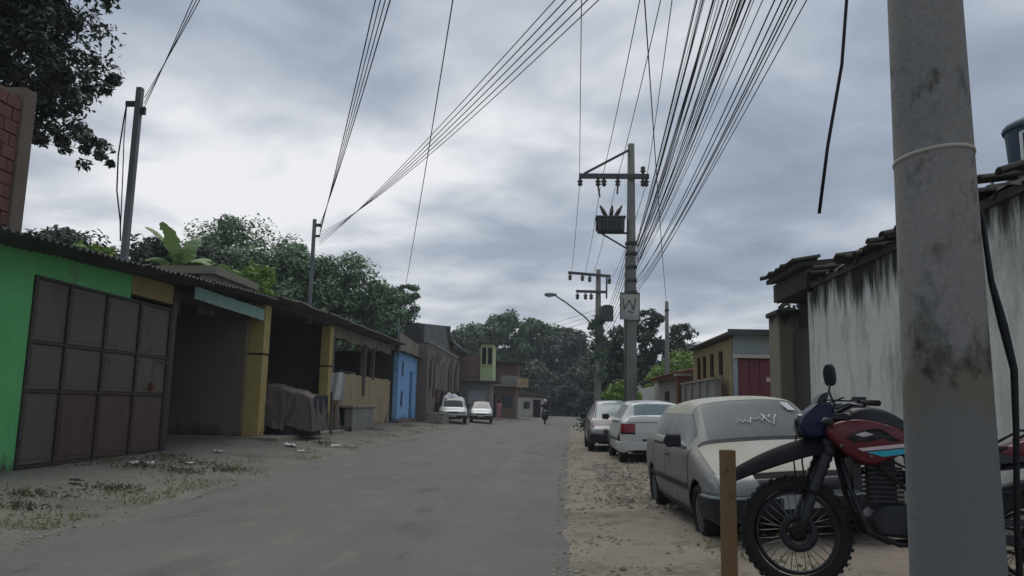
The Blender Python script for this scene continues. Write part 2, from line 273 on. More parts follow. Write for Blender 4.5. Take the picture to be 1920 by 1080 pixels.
# ------------------------------------------------------------------ object helpers
def tag(o, label=None, cat=None, group=None, kind=None):
    if label: o['label'] = label
    if cat: o['category'] = cat
    if group: o['group'] = group
    if kind: o['kind'] = kind
    return o
def thing(name, label, cat, loc=(0, 0, 0), rz=0., group=None):
    o = bpy.data.objects.new(name, None); COL.objects.link(o); o.empty_display_size = .2
    o.location = loc; o.rotation_euler = (0, 0, rz)
    return tag(o, label, cat, group)
def link_mesh(name, me, m, parent=None):
    o = bpy.data.objects.new(name, me); COL.objects.link(o)
    if m is not None and not me.materials: me.materials.append(m)
    if parent is not None: o.parent = parent
    return o
def copy_tree(o, parent=None):
    c = o.copy(); COL.objects.link(c); c.parent = parent
    for ch in list(o.children): copy_tree(ch, c)
    return c
class MB:
    """collects shapes, then builds one mesh object"""
    def __init__(s): s.v = []; s.f = []; s.sm = []
    def add(s, vs, fs, smooth=False):
        b = len(s.v); s.v += [tuple(v) for v in vs]; s.f += [tuple(i+b for i in f) for f in fs]; s.sm += [smooth]*len(fs); return s
    def box(s, x0, x1, y0, y1, z0, z1, mtx=None):
        vs = [Vector((x, y, z)) for z in (z0, z1) for y in (y0, y1) for x in (x0, x1)]
        if mtx is not None: vs = [mtx @ v for v in vs]
        return s.add(vs, [(0, 2, 3, 1), (4, 5, 7, 6), (0, 1, 5, 4), (2, 6, 7, 3), (0, 4, 6, 2), (1, 3, 7, 5)])
    def bar(s, p, q, wx, wy=None, up=(0, 0, 1)):
        p = Vector(p); q = Vector(q); d = (q-p); wy = wy or wx
        a = d.normalized(); u = Vector(up)
        if abs(a.dot(u)) > .95: u = Vector((0, 1, 0))
        x = a.cross(u).normalized(); y = x.cross(a).normalized()
        vs = [e + x*sx*wx/2 + y*sy*wy/2 for e in (p, q) for sx, sy in ((-1, -1), (1, -1), (1, 1), (-1, 1))]
        return s.add(vs, [(3, 2, 1, 0), (4, 5, 6, 7), (0, 1, 5, 4), (1, 2, 6, 5), (2, 3, 7, 6), (3, 0, 4, 7)])
    def tube(s, pts, r, n=8, cap=True, smooth=True):
        pts = [Vector(p) for p in pts]; rs = r if isinstance(r, (list, tuple)) else [r]*len(pts)
        vs = []; fs = []; prev = None
        for i, p in enumerate(pts):
            d = (pts[min(i+1, len(pts)-1)] - pts[max(i-1, 0)]).normalized()
            if prev is None:
                u = Vector((0, 0, 1)) if abs(d.z) < .9 else Vector((1, 0, 0)); x = d.cross(u).normalized()
            else: x = (prev - d*prev.dot(d)).normalized()
            prev = x; y = d.cross(x)
            for k in range(n):
                a = 2*math.pi*k/n; vs.append(p + (x*math.cos(a)+y*math.sin(a))*rs[i])
        for i in range(len(pts)-1):
            for k in range(n):
                k2 = (k+1) % n; fs.append((i*n+k, i*n+k2, (i+1)*n+k2, (i+1)*n+k))
        if cap: fs += [tuple(range(n-1, -1, -1)), tuple(range((len(pts)-1)*n, len(pts)*n))]
        return s.add(vs, fs, smooth)
    def lathe(s, prof, axis='Z', n=20, c=(0, 0, 0), closed=False, smooth=True):
        vs = []; fs = []; c = Vector(c); m = len(prof)
        for k in range(n):
            a = 2*math.pi*k/n
            for r, h in prof:
                p = Vector((r*math.cos(a), r*math.sin(a), h))
                if axis == 'Y': p = Vector((p.x, h, p.y))
                if axis == 'X': p = Vector((h, p.x, p.y))
                vs.append(c+p)
        mm = m if closed else m-1
        for k in range(n):
            k2 = (k+1) % n
            for j in range(mm):
                j2 = (j+1) % m; fs.append((k*m+j, k2*m+j, k2*m+j2, k*m+j2))
        return s.add(vs, fs, smooth)
    def prism(s, poly, y0, y1, inset=0., bev=0.):
        """polygon in xz extruded along y; bevelled rims when bev is set"""
        c = Vector((sum(p[0] for p in poly)/len(poly), sum(p[1] for p in poly)/len(poly)))
        def ring(y, k): return [Vector((c.x+(p[0]-c.x)*k, y, c.y+(p[1]-c.y)*k)) for p in poly]
        rings = [ring(y0, 1), ring(y1, 1)] if not bev else [ring(y0, 1-inset), ring(y0+bev, 1), ring(y1-bev, 1), ring(y1, 1-inset)]
        n = len(poly); vs = [v for r_ in rings for v in r_]; fs = []
        for i in range(len(rings)-1):
            for k in range(n):
                k2 = (k+1) % n; fs.append((i*n+k, i*n+k2, (i+1)*n+k2, (i+1)*n+k))
        fs += [tuple(range(n-1, -1, -1)), tuple(range((len(rings)-1)*n, len(rings)*n))]
        return s.add(vs, fs)
    def pillow(s, poly, y0, y1, inset=.15, bev=.02):
        """like prism, with rounded outline and softly rounded rims"""
        P = [Vector(p) for p in poly]
        for _ in range(2):
            Q = []
            for i, p in enumerate(P):
                q = P[(i+1) % len(P)]; Q += [p.lerp(q, .22), p.lerp(q, .78)]
            P = Q
        c = sum(P, Vector((0, 0)))/len(P); n = len(P); vs = []; fs = []; rings = []
        for k in range(5):
            a = k/4*math.pi/2; rings.append((y0+bev*(1-math.sin(a)), 1-inset*(1-math.cos(math.pi/2-a)) if k else 1-inset))
        rings = [(y0+bev*(1-math.cos(k/4*math.pi/2)), 1-inset*(1-math.sin(k/4*math.pi/2))) for k in range(5)]
        rings += [(y1-(y-y0), sc_) for y, sc_ in rings[::-1]]
        for y, sc_ in rings: vs += [Vector((c.x+(p.x-c.x)*sc_, y, c.y+(p.y-c.y)*sc_)) for p in P]
        m = len(rings)
        for i in range(m-1):
            for k in range(n):
                k2 = (k+1) % n; fs.append((i*n+k, i*n+k2, (i+1)*n+k2, (i+1)*n+k))
        fs += [tuple(range(n-1, -1, -1)), tuple(range((m-1)*n, m*n))]
        return s.add(vs, fs, True)
    def grid(s, fn, nu, nv, smooth=True):
        vs = [fn(i/nu, j/nv) for i in range(nu+1) for j in range(nv+1)]
        fs = [(i*(nv+1)+j, (i+1)*(nv+1)+j, (i+1)*(nv+1)+j+1, i*(nv+1)+j+1) for i in range(nu) for j in range(nv)]
        return s.add(vs, fs, smooth)
    def mesh(s, name, recalc=True):
        me = bpy.data.meshes.new(name); me.from_pydata(s.v, [], s.f)
        me.polygons.foreach_set('use_smooth', s.sm)
        if recalc:
            b = bmesh.new(); b.from_mesh(me); bmesh.ops.recalc_face_normals(b, faces=b.faces); b.to_mesh(me); b.free()
        me.update(); return me
    def build(s, name, m, parent=None, recalc=True, bevel=0.):
        o = link_mesh(name, s.mesh(name, recalc), m, parent)
        if bevel:
            b = o.modifiers.new('bevel', 'BEVEL'); b.width = bevel; b.segments = 2; b.limit_method = 'ANGLE'
        return o
def box(name, m, parent, *a, bevel=0.): return MB().box(*a).build(name, m, parent, bevel=bevel)
def nz(x, y, s=1., z=0.): return noise.noise(Vector((x*s, y*s, z)))
# ------------------------------------------------------------------ ground
def lerp_tab(tab, y):
    return float(np.interp(y, [a for a, b in tab], [b for a, b in tab]))
LEFT = [(-6, -4.1), (7.8, -4.46), (14.5, -4.8), (29, -5.2), (48, -4.4), (60, -3.2), (75, -.9), (90, 3), (105, 10)]
RIGHT = [(-6, .1), (8.7, .15), (14, .25), (30, .6), (49, 1.1), (62, 2.5), (78, 6), (90, 11.5), (105, 20)]
LZ = [(-6, .08), (11, .12), (17, .17), (20, .28), (27, .32), (40, .25), (60, .15), (80, .1), (105, .05)]
def lz(y): return lerp_tab(LZ, y)
def rz_(x, y):
    e = lerp_tab(RIGHT, y); u = max(0, min(1, (x-e)/3.2)); return .16*u
def ground_sheet(name, m, fn, nu, nv):
    o = MB().grid(fn, nu, nv).build(name, m, recalc=False); o['kind'] = 'structure'
    b = bmesh.new(); b.from_mesh(o.data)
    if sum(f.normal.z for f in b.faces) < 0: bmesh.ops.reverse_faces(b, faces=b.faces)
    b.to_mesh(o.data); b.free(); return o
ground_sheet('ground', M['earth'], lambda u, v: ((u-.5)*1600, -200+v*1600, -.25), 4, 4)
def road_fn(u, v):
    y = -6+v*111; l = lerp_tab(LEFT, y)-.6; r = lerp_tab(RIGHT, y)+.6
    x = l+(r-l)*u
    return (x, y, .035*(1-(2*u-1)**2)-.02+.006*nz(x, y, .8))
ground_sheet('road', M['asphalt'], road_fn, 14, 160)
def left_fn(u, v):
    y = 1+v**1.5*100; e = lerp_tab(LEFT, y)+.25*nz(0, y, .9)+.12*nz(3, y, 3.1)
    far = -14.5 if y < 50 else -14.5+min(1, (y-50)/40)*8
    uu = u**1.4; x = e+.25+(far-e-.25)*uu
    d = e-x
    z = -.05+.05*min(1, max(0, (d+.25)/.35)) + lz(y)*max(0, min(1, d/3.)) if d < 3 else lz(y)
    z += (.022*nz(x, y, 1.7)+.012*nz(x, y, 5.3))*min(1, max(0, (d+.2)/.5))
    return (x, y, z)
ground_sheet('left_pavement', M['pavement'], left_fn, 60, 300)
def right_fn(u, v):
    y = 1+v**1.5*100; e = lerp_tab(RIGHT, y)+.12*nz(9, y, .9)+.08*nz(5, y, 3.3)
    uu = u**1.2; x = e-.3+(12.5-e+min(12, y*.12))*uu
    d = x-e
    z = -.05+.05*min(1, max(0, (d+.3)/.4)) + rz_(x, y)
    z += (.025*nz(x, y, 1.5, 4)+.016*nz(x, y, 5., 2))*min(1, max(0, (d+.2)/.5))
    return (x, y, z)
ground_sheet('right_verge', M['dirt'], right_fn, 60, 300)

# ------------------------------------------------------------------ building helpers (meshes in world coordinates under a root at the base)
def W(root, name, mb, m, bevel=0., label=None):
    o = mb.build(name, M[m] if isinstance(m, str) else m, root, bevel=bevel)
    if root is not None and root.type == 'EMPTY': o.matrix_parent_inverse = Matrix.Translation(-Vector(root.location))
    if label: o['label'] = label
    return o
def WS(root, name, mesh, m, loc, rot=(0, 0, 0), label=None):
    o = link_mesh(name, mesh, M[m] if isinstance(m, str) else m, root); o.location = loc; o.rotation_euler = rot
    if root.type == 'EMPTY': o.matrix_parent_inverse = Matrix.Translation(-Vector(root.location))
    if label: o['label'] = label
    return o
def corr(y0, y1, xf, zf0, zf1, xb, zb0, zb1, amp=.025, pitch=.17, th=.012, wave_down=0.):
    """corrugated sheet: front edge at xf, back edge at xb; waves along y"""
    n = max(6, int((y1-y0)/pitch*6)); mb = MB()
    ph = random.random()*6
    def f(k, lo):
        def g(u, v):
            y = y0+(y1-y0)*u; x = xf+(xb-xf)*v
            z = (zf0+(zf1-zf0)*u)*(1-v)+(zb0+(zb1-zb0)*u)*v + amp*math.sin((y/pitch)*2*math.pi) + .02*nz(y, x, .9)
            return (x, y, z-lo)
        return g
    mb.grid(f(0, 0), n, 6); mb.grid(f(0, th), n, 6)
    # rim strip at the front edge
    vs = []; 
    for i in range(n+1): vs += [f(0, 0)(i/n, 0), f(0, th)(i/n, 0)]
    mb.add(vs, [(2*i, 2*i+1, 2*i+3, 2*i+2) for i in range(n)])
    return mb
def roof_sheets(root, ys, xf, zf, xb, zb, m='tin_dark', wid=1.06, **k):
    """row of overlapping sheets; zf, zb functions of y"""
    y = ys[0]; i = 0; 
    while y < ys[1]-.05:
        y1 = min(y+wid, ys[1]); dx = random.uniform(-.05, .09)
        W(root, 'roof_sheet', corr(y, y1+.06, xf+dx, zf(y)+.006*(i % 2), zf(y1)+.006*(i % 2), xb, zb(y)+.006*(i % 2), zb(y1)+.006*(i % 2), **k), m)
        y = y1; i += 1
# ------------------------------------------------------------------ LEFT 1: green garage with a brick upper storey
FX = -7.96
b1 = thing('garage_building', 'bright green garage building with a raw brick upper storey and big brown sectional gate', 'building', (FX, 11, .1))
eave = lambda y: 3.40+(y-9.75)*.040
W(b1, 'wall', MB().box(FX-.22, FX, 4, 11.56, -.1, 3.42), 'green')
W(b1, 'lintel', MB().box(FX-.2, FX-.004, 11.56, 14.35, 3.06, 3.52), 'green', label='green painted lintel')
W(b1, 'lintel', MB().box(FX-.2, FX+.008, 14.352, 15.98, 3.17, 3.56), 'ochre', label='ochre lintel over the right end of the gate')
W(b1, 'gate_post', MB().box(FX-.18, FX+.03, 15.98, 16.16, -.1, 3.5), 'gate_frame')
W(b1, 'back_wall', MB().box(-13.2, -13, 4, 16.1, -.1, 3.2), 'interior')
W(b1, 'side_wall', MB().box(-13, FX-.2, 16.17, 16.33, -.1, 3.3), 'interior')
gate = W(b1, 'gate', MB().box(FX-.15, FX-.05, 11.585, 15.965, .14, 3.06), 'gate_frame')
cols = [11.6, 12.5, 13.6, 14.75, 15.95]; rows = [.16, 1.30, 2.05, 3.05]
for i in range(4):
    for j in range(3):
        t0 = .1*(i/3.)
        pm = MB().box(FX-.04, FX-.012, cols[i]+.035, cols[i+1]-.035, rows[j]+.03, rows[j+1]-.03)
        # pressed field
        pm.box(FX-.014, FX-.004, cols[i]+.10, cols[i+1]-.10, rows[j]+.10, rows[j+1]-.10)
        prim = (j == 0 and i > 0)
        o = W(gate, 'gate_panel', pm, 'gate_primer' if prim else 'gate_brown', bevel=.006, label='lower gate panel showing red primer' if prim else None)
for y in cols: W(gate, 'upright', MB().box(FX-.012, FX+.022, y-.028, y+.028, .14, 3.06), 'gate_frame')
for z in (.6, 1.7, 2.6): W(gate, 'hinge', MB().tube([(FX+.02, 11.60, z-.07), (FX+.02, 11.60, z+.07)], .02, 8), 'hardware')
W(gate, 'lock_box', MB().box(FX-.005, FX+.05, 15.3, 15.45, 1.38, 1.52), 'rust')
for z in rows: W(gate, 'rail', MB().box(FX-.010, FX+.016, 11.58, 15.97, z-.022, z+.022), 'gate_frame')
W(gate, 'latch', MB().tube([(FX+.02, 15.55, 1.95), (FX+.06, 15.55, 1.95), (FX+.06, 15.85, 1.95), (FX+.02, 15.85, 1.95)], .012), 'hardware')
roof_sheets(b1, (6, 16.2), -7.22, eave, -13, lambda y: eave(y)-.25)
# brick upper storey, each hollow brick a piece
W(b1, 'upper_wall', MB().box(-8.35, -8.12, 4, 10.98, 3.5, 5.72), 'mortar')
W(b1, 'corner_column', MB().box(-8.36, -8.03, 10.985, 11.26, 3.45, 5.85), 'old', bevel=.012)
bm_ = MB(); bm_.box(-.06, .045, -.14, .14, -.088, .088)
for g_ in (-.06, -.02, .02, .06): bm_.box(.045, .049, -.139, .139, g_-.011, g_+.011)
brick_mesh = bm_.mesh('brick')
brick_mesh.materials.append(M['brick'])
for r_ in range(11):
    z = 3.6+r_*.196
    y = 10.98-.15-(.15 if r_ % 2 else 0)
    if r_ % 2: WS(b1, 'brick', brick_mesh, 'brick', (-8.12+random.uniform(-.006, .006), 10.91, z), (0, 0, 0)).scale = (1, .46, 1)
    while y > 7.9:
        WS(b1, 'brick', brick_mesh, 'brick', (-8.12+random.uniform(-.012, .012), y, z), (random.uniform(-.012, .012), 0, random.uniform(-.015, .015)))
        y -= .30
# ------------------------------------------------------------------ LEFT 2: open garage bay
b2 = thing('open_garage', 'open shadowy garage bay with teal tin strip, right of the brown gate', 'building', (FX, 18.2, .15))
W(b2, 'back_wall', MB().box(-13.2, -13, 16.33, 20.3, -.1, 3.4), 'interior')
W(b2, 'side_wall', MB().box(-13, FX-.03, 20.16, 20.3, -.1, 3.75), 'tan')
tm = MB()
def teal(u, v):
    y = 16.2+4.1*u; return (-7.62+.02*math.sin(y*2*math.pi/.17), y, 3.62-.30*v+.035*(1-u)*v+.012*nz(y, 1, 3)-.02)
tm.grid(teal, 140, 1); tm.grid(lambda u, v: (teal(u, v)[0]-.01, teal(u, v)[1], teal(u, v)[2]), 140, 1)
W(b2, 'tin_strip', tm, 'teal_tin')
W(b2, 'lintel_beam', MB().box(FX-.16, FX, 16.17, 20.15, 3.3, 3.5), 'wood_dark')
eave2 = lambda y: eave(y)+.03
roof_sheets(b2, (16.2, 20.3), -7.2, eave2, -13, lambda y: eave2(y)-.2)
W(b2, 'roof_slab', MB().box(-10.3, -8.7, 19.6, 22.6, 4.42, 4.62), 'concrete_slab', label='pale concrete slab standing above the tin roof')
W(b2, 'slab_pier', MB().box(-10.1, -9.8, 19.8, 22.4, 3.4, 4.42).box(-9.2, -8.9, 19.8, 22.4, 3.4, 4.42), 'concrete')
# ------------------------------------------------------------------ LEFT 3: workshop between yellow pillars
b3 = thing('workshop', 'dark open workshop bay between two yellow pillars', 'building', (FX, 23.6, .3))
for y0, zt, xa, xb in ((20.32, 3.72, -8.12, -7.58), (26.75, 3.8, -7.98, -7.66)):
    p_ = W(b3, 'pillar', MB().box(xa, xb, y0, y0+.42, .1, zt), 'yellow', bevel=.015)
    W(p_, 'joint_band', MB().box(xa-.005, xb+.008, y0-.006, y0+.426, 2.40, 2.45), 'dark')
W(b3, 'roof_beam', MB().box(-8.1, -7.7, 20.3, 27.3, 3.82, 4.02), 'wood_dark')
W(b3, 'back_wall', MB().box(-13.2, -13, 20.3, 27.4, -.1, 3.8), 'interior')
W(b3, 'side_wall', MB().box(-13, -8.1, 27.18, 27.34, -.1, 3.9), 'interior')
W(b3, 'floor_slab', MB().box(-13, -6.95, 20.0, 26.6, -.1, .30), 'concrete_slab', bevel=.02)
W(b3, 'step', MB().box(-6.94, -6.5, 19.6, 25.4, -.1, .16), 'concrete_slab', bevel=.02)
eave3 = lambda y: 3.93+(y-20.3)*.016
roof_sheets(b3, (20.3, 27.4), -7.15, eave3, -13.2, lambda y: eave3(y)+.15, 'fibre')
# ------------------------------------------------------------------ LEFT 4: low beige house
b4 = thing('low_house', 'low beige house with open porch above a peeling half wall', 'house', (FX, 33, .25))
hw = MB()
def jag(u, v):
    y = 29.6+9.0*u; top = 2.30+.07*nz(y, 0, 1.1)+.03*nz(y, 5, 5)-(.25 if u < .05 else 0)
    return (FX+.03*nz(y, v*3, 1.5), y, -.1+(top+.1)*v)
hw.grid(jag, 60, 10); hw.grid(lambda u, v: (FX-.16, jag(u, v)[1], jag(u, v)[2]), 60, 10)
hw.grid(lambda u, v: (FX-.16+.16*v, jag(u, 1)[1], jag(u, 1)[2]), 60, 1)
W(b4, 'half_wall', hw, 'beige')
W(b4, 'half_wall_end', MB().box(-13, FX-.02, 29.4, 29.58, -.1, 2.1), 'beige')
W(b4, 'back_wall', MB().box(-13.2, -13, 27.4, 38.6, -.1, 3.9), 'interior')
W(b4, 'inner_wall', MB().box(-12.9, -10.2, 33.0, 33.15, 0, 3.8), 'brown_render')
fs = MB()
def fas(u, v):
    y = 27.5+11.1*u; lo = 3.52+.1*nz(y, 2, .8)+.05*nz(y, 4, 4)+.03*u; return (FX+.03*nz(y, v*2, 2.2), y, lo+(4.0-lo)*v)
fs.grid(fas, 80, 4); fs.grid(lambda u, v: (FX-.14, fas(u, v)[1], fas(u, v)[2]), 80, 4); fs.grid(lambda u, v: (FX-.14+.14*v, fas(u, 0)[1], fas(u, 0)[2]), 80, 1)
W(b4, 'fascia', fs, 'fascia')
for y, r_, m_, z0 in ((28.1, .05, 'far_pole', .2), (32.9, .085, 'board', 1.5), (34.6, .06, 'board', 2.2)):
    W(b4, 'post', MB().box(FX-.02-r_, FX+.03+r_, y-r_, y+r_, z0, 3.62), m_)
W(b4, 'shelf', MB().box(-11, -9.4, 34.5, 37.5, 2.55, 2.62), 'board')
W(b4, 'window', MB().box(-12.96, -12.9, 35, 36.4, 1.6, 3), 'glass_dark')
eave4 = lambda y: 4.04+(y-27.4)*.004
roof_sheets(b4, (27.35, 38.7), -7.2, eave4, -13.2, lambda y: eave4(y)+.3, 'fibre')
# block in front
bk = thing('masonry_trough', 'low grey masonry trough with a dark open side before the beige half wall', 'trough', (-7.3, 28.6, .2))
W(bk, 'front_wall', MB().box(-7.42, -7.12, 28.2, 31.6, -.05, 1.02), 'grey_render', bevel=.02)
W(bk, 'back_wall', MB().box(-8.4, -8.2, 28.4, 31.6, 0, 1.0), 'brown_render')
W(bk, 'top_slab', MB().box(-8.75, -7.06, 28.0, 31.7, 1.021, 1.10), 'concrete_slab', bevel=.015)
W(bk, 'floor', MB().box(-8.2, -7.42, 28.5, 31.5, 0, .33), 'dark')
W(bk, 'kerb', MB().box(-8.6, -7.0, 27.5, 27.7, .1, .38, Matrix.Translation((-7.8, 27.6, 0)) @ Matrix.Rotation(.25, 4, 'Z') @ Matrix.Translation((7.8, -27.6, 0))), 'tan', bevel=.015)
# ------------------------------------------------------------------ LEFT 5: blue house
b5 = thing('blue_house', 'narrow bright blue house front with dark doorway', 'house', (-7.6, 41, .25))
W(b5, 'wall', MB().box(-7.85, -7.6, 38.75, 41.9, -.1, 3.72).box(-7.85, -7.6, 42.8, 44, -.1, 3.66).box(-7.85, -7.6, 41.9, 42.8, 2.9, 3.70), 'blue')
W(b5, 'end_wall', MB().box(-12, -7.86, 38.76, 38.92, -.1, 3.7), 'interior')
d_ = W(b5, 'door', MB().box(-7.8, -7.72, 41.92, 42.78, .2, 2.89), 'blue_dark'); W(d_, 'handle', MB().tube([(-7.72, 42.65, 1.3), (-7.66, 42.65, 1.3)], .03), 'hardware')
for y, z in ((39.55, 2.55), (39.55, 1.05)):
    o = W(b5, 'window', MB().box(-7.61, -7.585, y, y+.42, z, z+.75), 'blue_dark'); W(o, 'frame', MB().box(-7.59, -7.57, y-.06, y+.48, z-.06, z).box(-7.59, -7.57, y-.06, y+.48, z+.75, z+.81), 'blue')
W(b5, 'plinth', MB().box(-7.62, -7.5, 38.7, 44.0, -.1, .42), 'old')
gb = MB()
def gable(u, v):
    y = 38.4+6.2*u; return (-7.55+.02*nz(y, v, 2), y, 3.74+(.95-.25*u+.05*nz(y, 1, 2))*v)
gb.grid(gable, 30, 3); gb.grid(lambda u, v: (gable(u, v)[0]-.2, gable(u, v)[1], gable(u, v)[2]), 30, 3); gb.grid(lambda u, v: (gable(u, 1)[0]-.2*v, gable(u, 1)[1], gable(u, 1)[2]), 30, 1); gb.grid(lambda u, v: (gable(u, 0)[0]-.2*v, gable(u, 0)[1], gable(u, 0)[2]), 30, 1)
W(b5, 'parapet', gb, 'fascia')
roof_sheets(b5, (38.5, 44.4), -7.3, lambda y: 3.72, -8.3, lambda y: 3.85, 'tin_dark')
st = thing('stone_steps', 'weathered concrete steps rising beside the blue house', 'steps', (-6.8, 44.5, .1))
for k in range(4): W(st, 'step', MB().box(-7.0, -6.0, 43.0+.45*k, 46.2, -.1 if k == 0 else .2*k-.079, .12+.2*k), 'concrete_slab', bevel=.015)
# ------------------------------------------------------------------ LEFT 6: old brown building
b6 = thing('old_building', 'long weathered brown building with peeling boards behind the parked pickup', 'building', (-7.1, 52, .1))
om = MB()
def ow(u, v):
    y = 44.3+14.2*u; top = 4.62-.12*u+.06*nz(y, 0, .7)+.03*nz(y, 3, 4); return (-7.05+.03*nz(y, v*4, 1), y, -.1+(top+.1)*v)
om.grid(ow, 70, 10); om.grid(lambda u, v: (-7.3, ow(u, v)[1], ow(u, v)[2]), 70, 10); om.grid(lambda u, v: (-7.3+.25*v, ow(u, 1)[1], ow(u, 1)[2]), 70, 1)
W(b6, 'wall', om, 'old')
W(b6, 'end_wall', MB().box(-12.5, -7.04, 44.12, 44.29, -.1, 4.55), 'old')
W(b6, 'lower_band', MB().box(-7.03, -6.97, 47.6, 58.4, -.05, 2.05), 'brown_red')
y = 45.1
while y < 58:
    wd = random.uniform(.16, .5)
    if random.random() < .72:
        z0 = random.choice((2.1, 2.1, 1.6, 2.4)); o = W(b6, 'board', MB().box(-7.0, -6.93+random.uniform(-.015, .015), y, y+wd, z0, random.uniform(3.6, 4.35)), random.choice(('board', 'old', 'board', 'grey_render')))
    y += wd+random.uniform(.03, .6)
for y0 in (49.5, 54.5): W(b6, 'door', MB().box(-6.99, -6.90, y0, y0+1.0, .05, 2.0), 'dark')
cp = MB()
for k in range(36):
    y = 44.4+k*.385; cp.box(-7.34, -6.98, y, y+.34, 4.60-.12*(k/36)+random.uniform(0, .06), 4.72-.12*(k/36)+random.uniform(0, .1))
W(b6, 'coping', cp, 'grey_render')
W(b6, 'rear_roof_gable', MB().prism([(-9.6, 4.4), (-7.5, 4.4), (-7.5, 5.75), (-9.6, 5.95)], 45.4, 45.55), 'tin_dark')
def rr_(u, v):
    y = 45.3+12.6*u; return (-7.45-.5*v, y, 4.66+(1.15+.09*(y-45.3)-.25*max(0, u-.6))*v+.025*math.sin(y*2*math.pi/.3))
W(b6, 'rear_roof', MB().grid(rr_, 240, 3).grid(lambda u, v: (-7.95-2*v, 45.3+12.6*u, 5.83+1.1*u), 4, 1), 'tin_dark')
# dark barn behind
b7 = thing('barn', 'big dark roofed barn rising behind the old brown building', 'building', (-9.5, 60, 0))
W(b7, 'wall', MB().box(-13.6, -7.5, 58.7, 59, 0, 6.1).box(-7.8, -7.5, 59, 66, 0, 5.4), 'old')
rm = MB(); rm.grid(lambda u, v: (-13.9+6.9*v, 57.6+9*u, 7.0+.06*math.sin(v*34)-(.0 if v < .7 else (v-.7)*5.4)), 4, 90); rm.grid(lambda u, v: (-13.9+6.9*v, 57.6+9*u, 6.9+.06*math.sin(v*34)-(.0 if v < .7 else (v-.7)*5.4)), 4, 90)
W(b7, 'roof', rm, 'tin_dark')
W(b7, 'gable_boarding', MB().box(-13.7, -7.6, 57.7, 57.85, 5.15, 6.9), 'tin_dark')
# ------------------------------------------------------------------ LEFT far: lime house, shacks
b8 = thing('lime_house', 'pale lime upper storey on a grey shopfront, beyond the old building', 'house', (-5.5, 64, .1))
W(b8, 'lower_wall', MB().box(-9.5, -4.9, 62.0, 66, -.1, 2.95), 'grey_render')
W(b8, 'shutter', MB().box(-6.6, -5.2, 61.92, 61.998, .1, 2.3), 'zinc')
W(b8, 'canopy', MB().box(-9.2, -4.2, 61.2, 66, 2.96, 3.06), 'tin_dark')
W(b8, 'upper_wall', MB().box(-5.75, -4.75, 62.4, 65.5, 3.07, 6.0), 'pale_green')
W(b8, 'upper_side', MB().box(-9.2, -5.76, 62.6, 65.5, 3.07, 5.0), 'brown_render')
for x in (-5.62, -5.15):
    o = W(b8, 'window', MB().box(x, x+.32, 62.34, 62.398, 4.35, 5.7), 'dark'); W(o, 'sill', MB().box(x-.03, x+.35, 62.28, 62.398, 4.28, 4.35), 'pale_green')
W(b8, 'roof', MB().box(-6.0, -4.5, 62.1, 65.8, 6.02, 6.12), 'tin_dark')
W(b8, 'door', MB().box(-8.2, -7.3, 61.95, 61.999, .1, 2.2), 'dark')
b9 = thing('balcony_house', 'dark brown two storey house with a grey balcony front further up the street', 'house', (-3.9, 71, .1))
W(b9, 'lower_wall', MB().box(-7.5, -3.2, 69.5, 74, -.1, 2.8), 'brown_render')
W(b9, 'balcony_slab', MB().box(-7.2, -2.7, 68.7, 73.9, 2.82, 3.0), 'concrete_slab')
W(b9, 'balcony_front', MB().box(-4.5, -2.85, 68.8, 68.95, 3.02, 3.75), 'grey_render')
W(b9, 'upper_wall', MB().box(-7, -3.1, 70.2, 73.8, 3.02, 4.9), 'brown_render')
W(b9, 'roof', MB().box(-7.3, -2.5, 69.0, 74.1, 4.92, 5.05), 'tin_dark')
W(b9, 'door', MB().box(-5.9, -5.0, 69.43, 69.498, .05, 2.1), 'dark'); W(b9, 'window', MB().box(-4.4, -3.5, 69.44, 69.498, 1.0, 2.1), 'glass_dark')
W(b9, 'board_sign', MB().box(-3.1, -2.1, 68.55, 68.64, 2.75, 3.55), 'sign_beige', label='plain beige board')
b10 = thing('pale_house', 'small pale rendered house with tin roof at the bend', 'house', (-1.6, 81, .05))
W(b10, 'wall', MB().box(-4.5, -.75, 80, 84, -.1, 2.0), 'white_render'); W(b10, 'gable', MB().prism([(-4.5, 2.001), (-.75, 2.001), (-1.7, 2.45), (-4.5, 2.7)], 80.0, 84.0), 'brown_render')
W(b10, 'door', MB().box(-1.95, -1.2, 79.93, 79.998, .05, 1.8), 'dark'); W(b10, 'window', MB().box(-2.9, -2.3, 79.94, 79.998, .9, 1.6), 'glass_dark')
W(b10, 'roof', MB().prism([(-4.7, 2.75), (-.5, 2.05), (-.5, 2.13), (-4.7, 2.85)], 79.5, 84.4), 'fibre')
# ------------------------------------------------------------------ RIGHT 1: whitewashed wall and the building behind it
WX = 4.2
rw = thing('whitewashed_building', 'long mouldy whitewashed wall with blackened tile eave behind the motorcycle', 'building', (WX, 10.5, .15))
wm = MB()
def wall(u, v):
    y = 4+8.95*u; return (WX+.012*nz(y, v*4, 1.3)+.006*nz(y, v*9, 5), y, -.05+3.35*v)
wm.grid(wall, 80, 30); wm.box(WX+.02, WX+.25, 4, 12.95, -.05, 3.3)
W(rw, 'wall', wm, 'whitewash')
W(rw, 'wall_end', MB().box(WX+.0, WX+.3, 12.96, 13.2, -.05, 3.2), 'whitewash')
W(rw, 'recess_wall', MB().box(WX+.35, WX+.5, 13.2, 14.9, -.05, 3.4), 'dark_recess')
W(rw, 'recess_side', MB().box(WX+.02, WX+.34, 13.21, 13.3, 0, 3.3), 'dark_recess')
W(rw, 'recess_gate', MB().box(WX+.22, WX+.3, 13.35, 14.8, .12, 2.7), 'dark_recess')
W(rw, 'gate_column', MB().box(WX-.02, WX+.42, 14.85, 15.55, -.05, 3.02), 'column', bevel=.02)
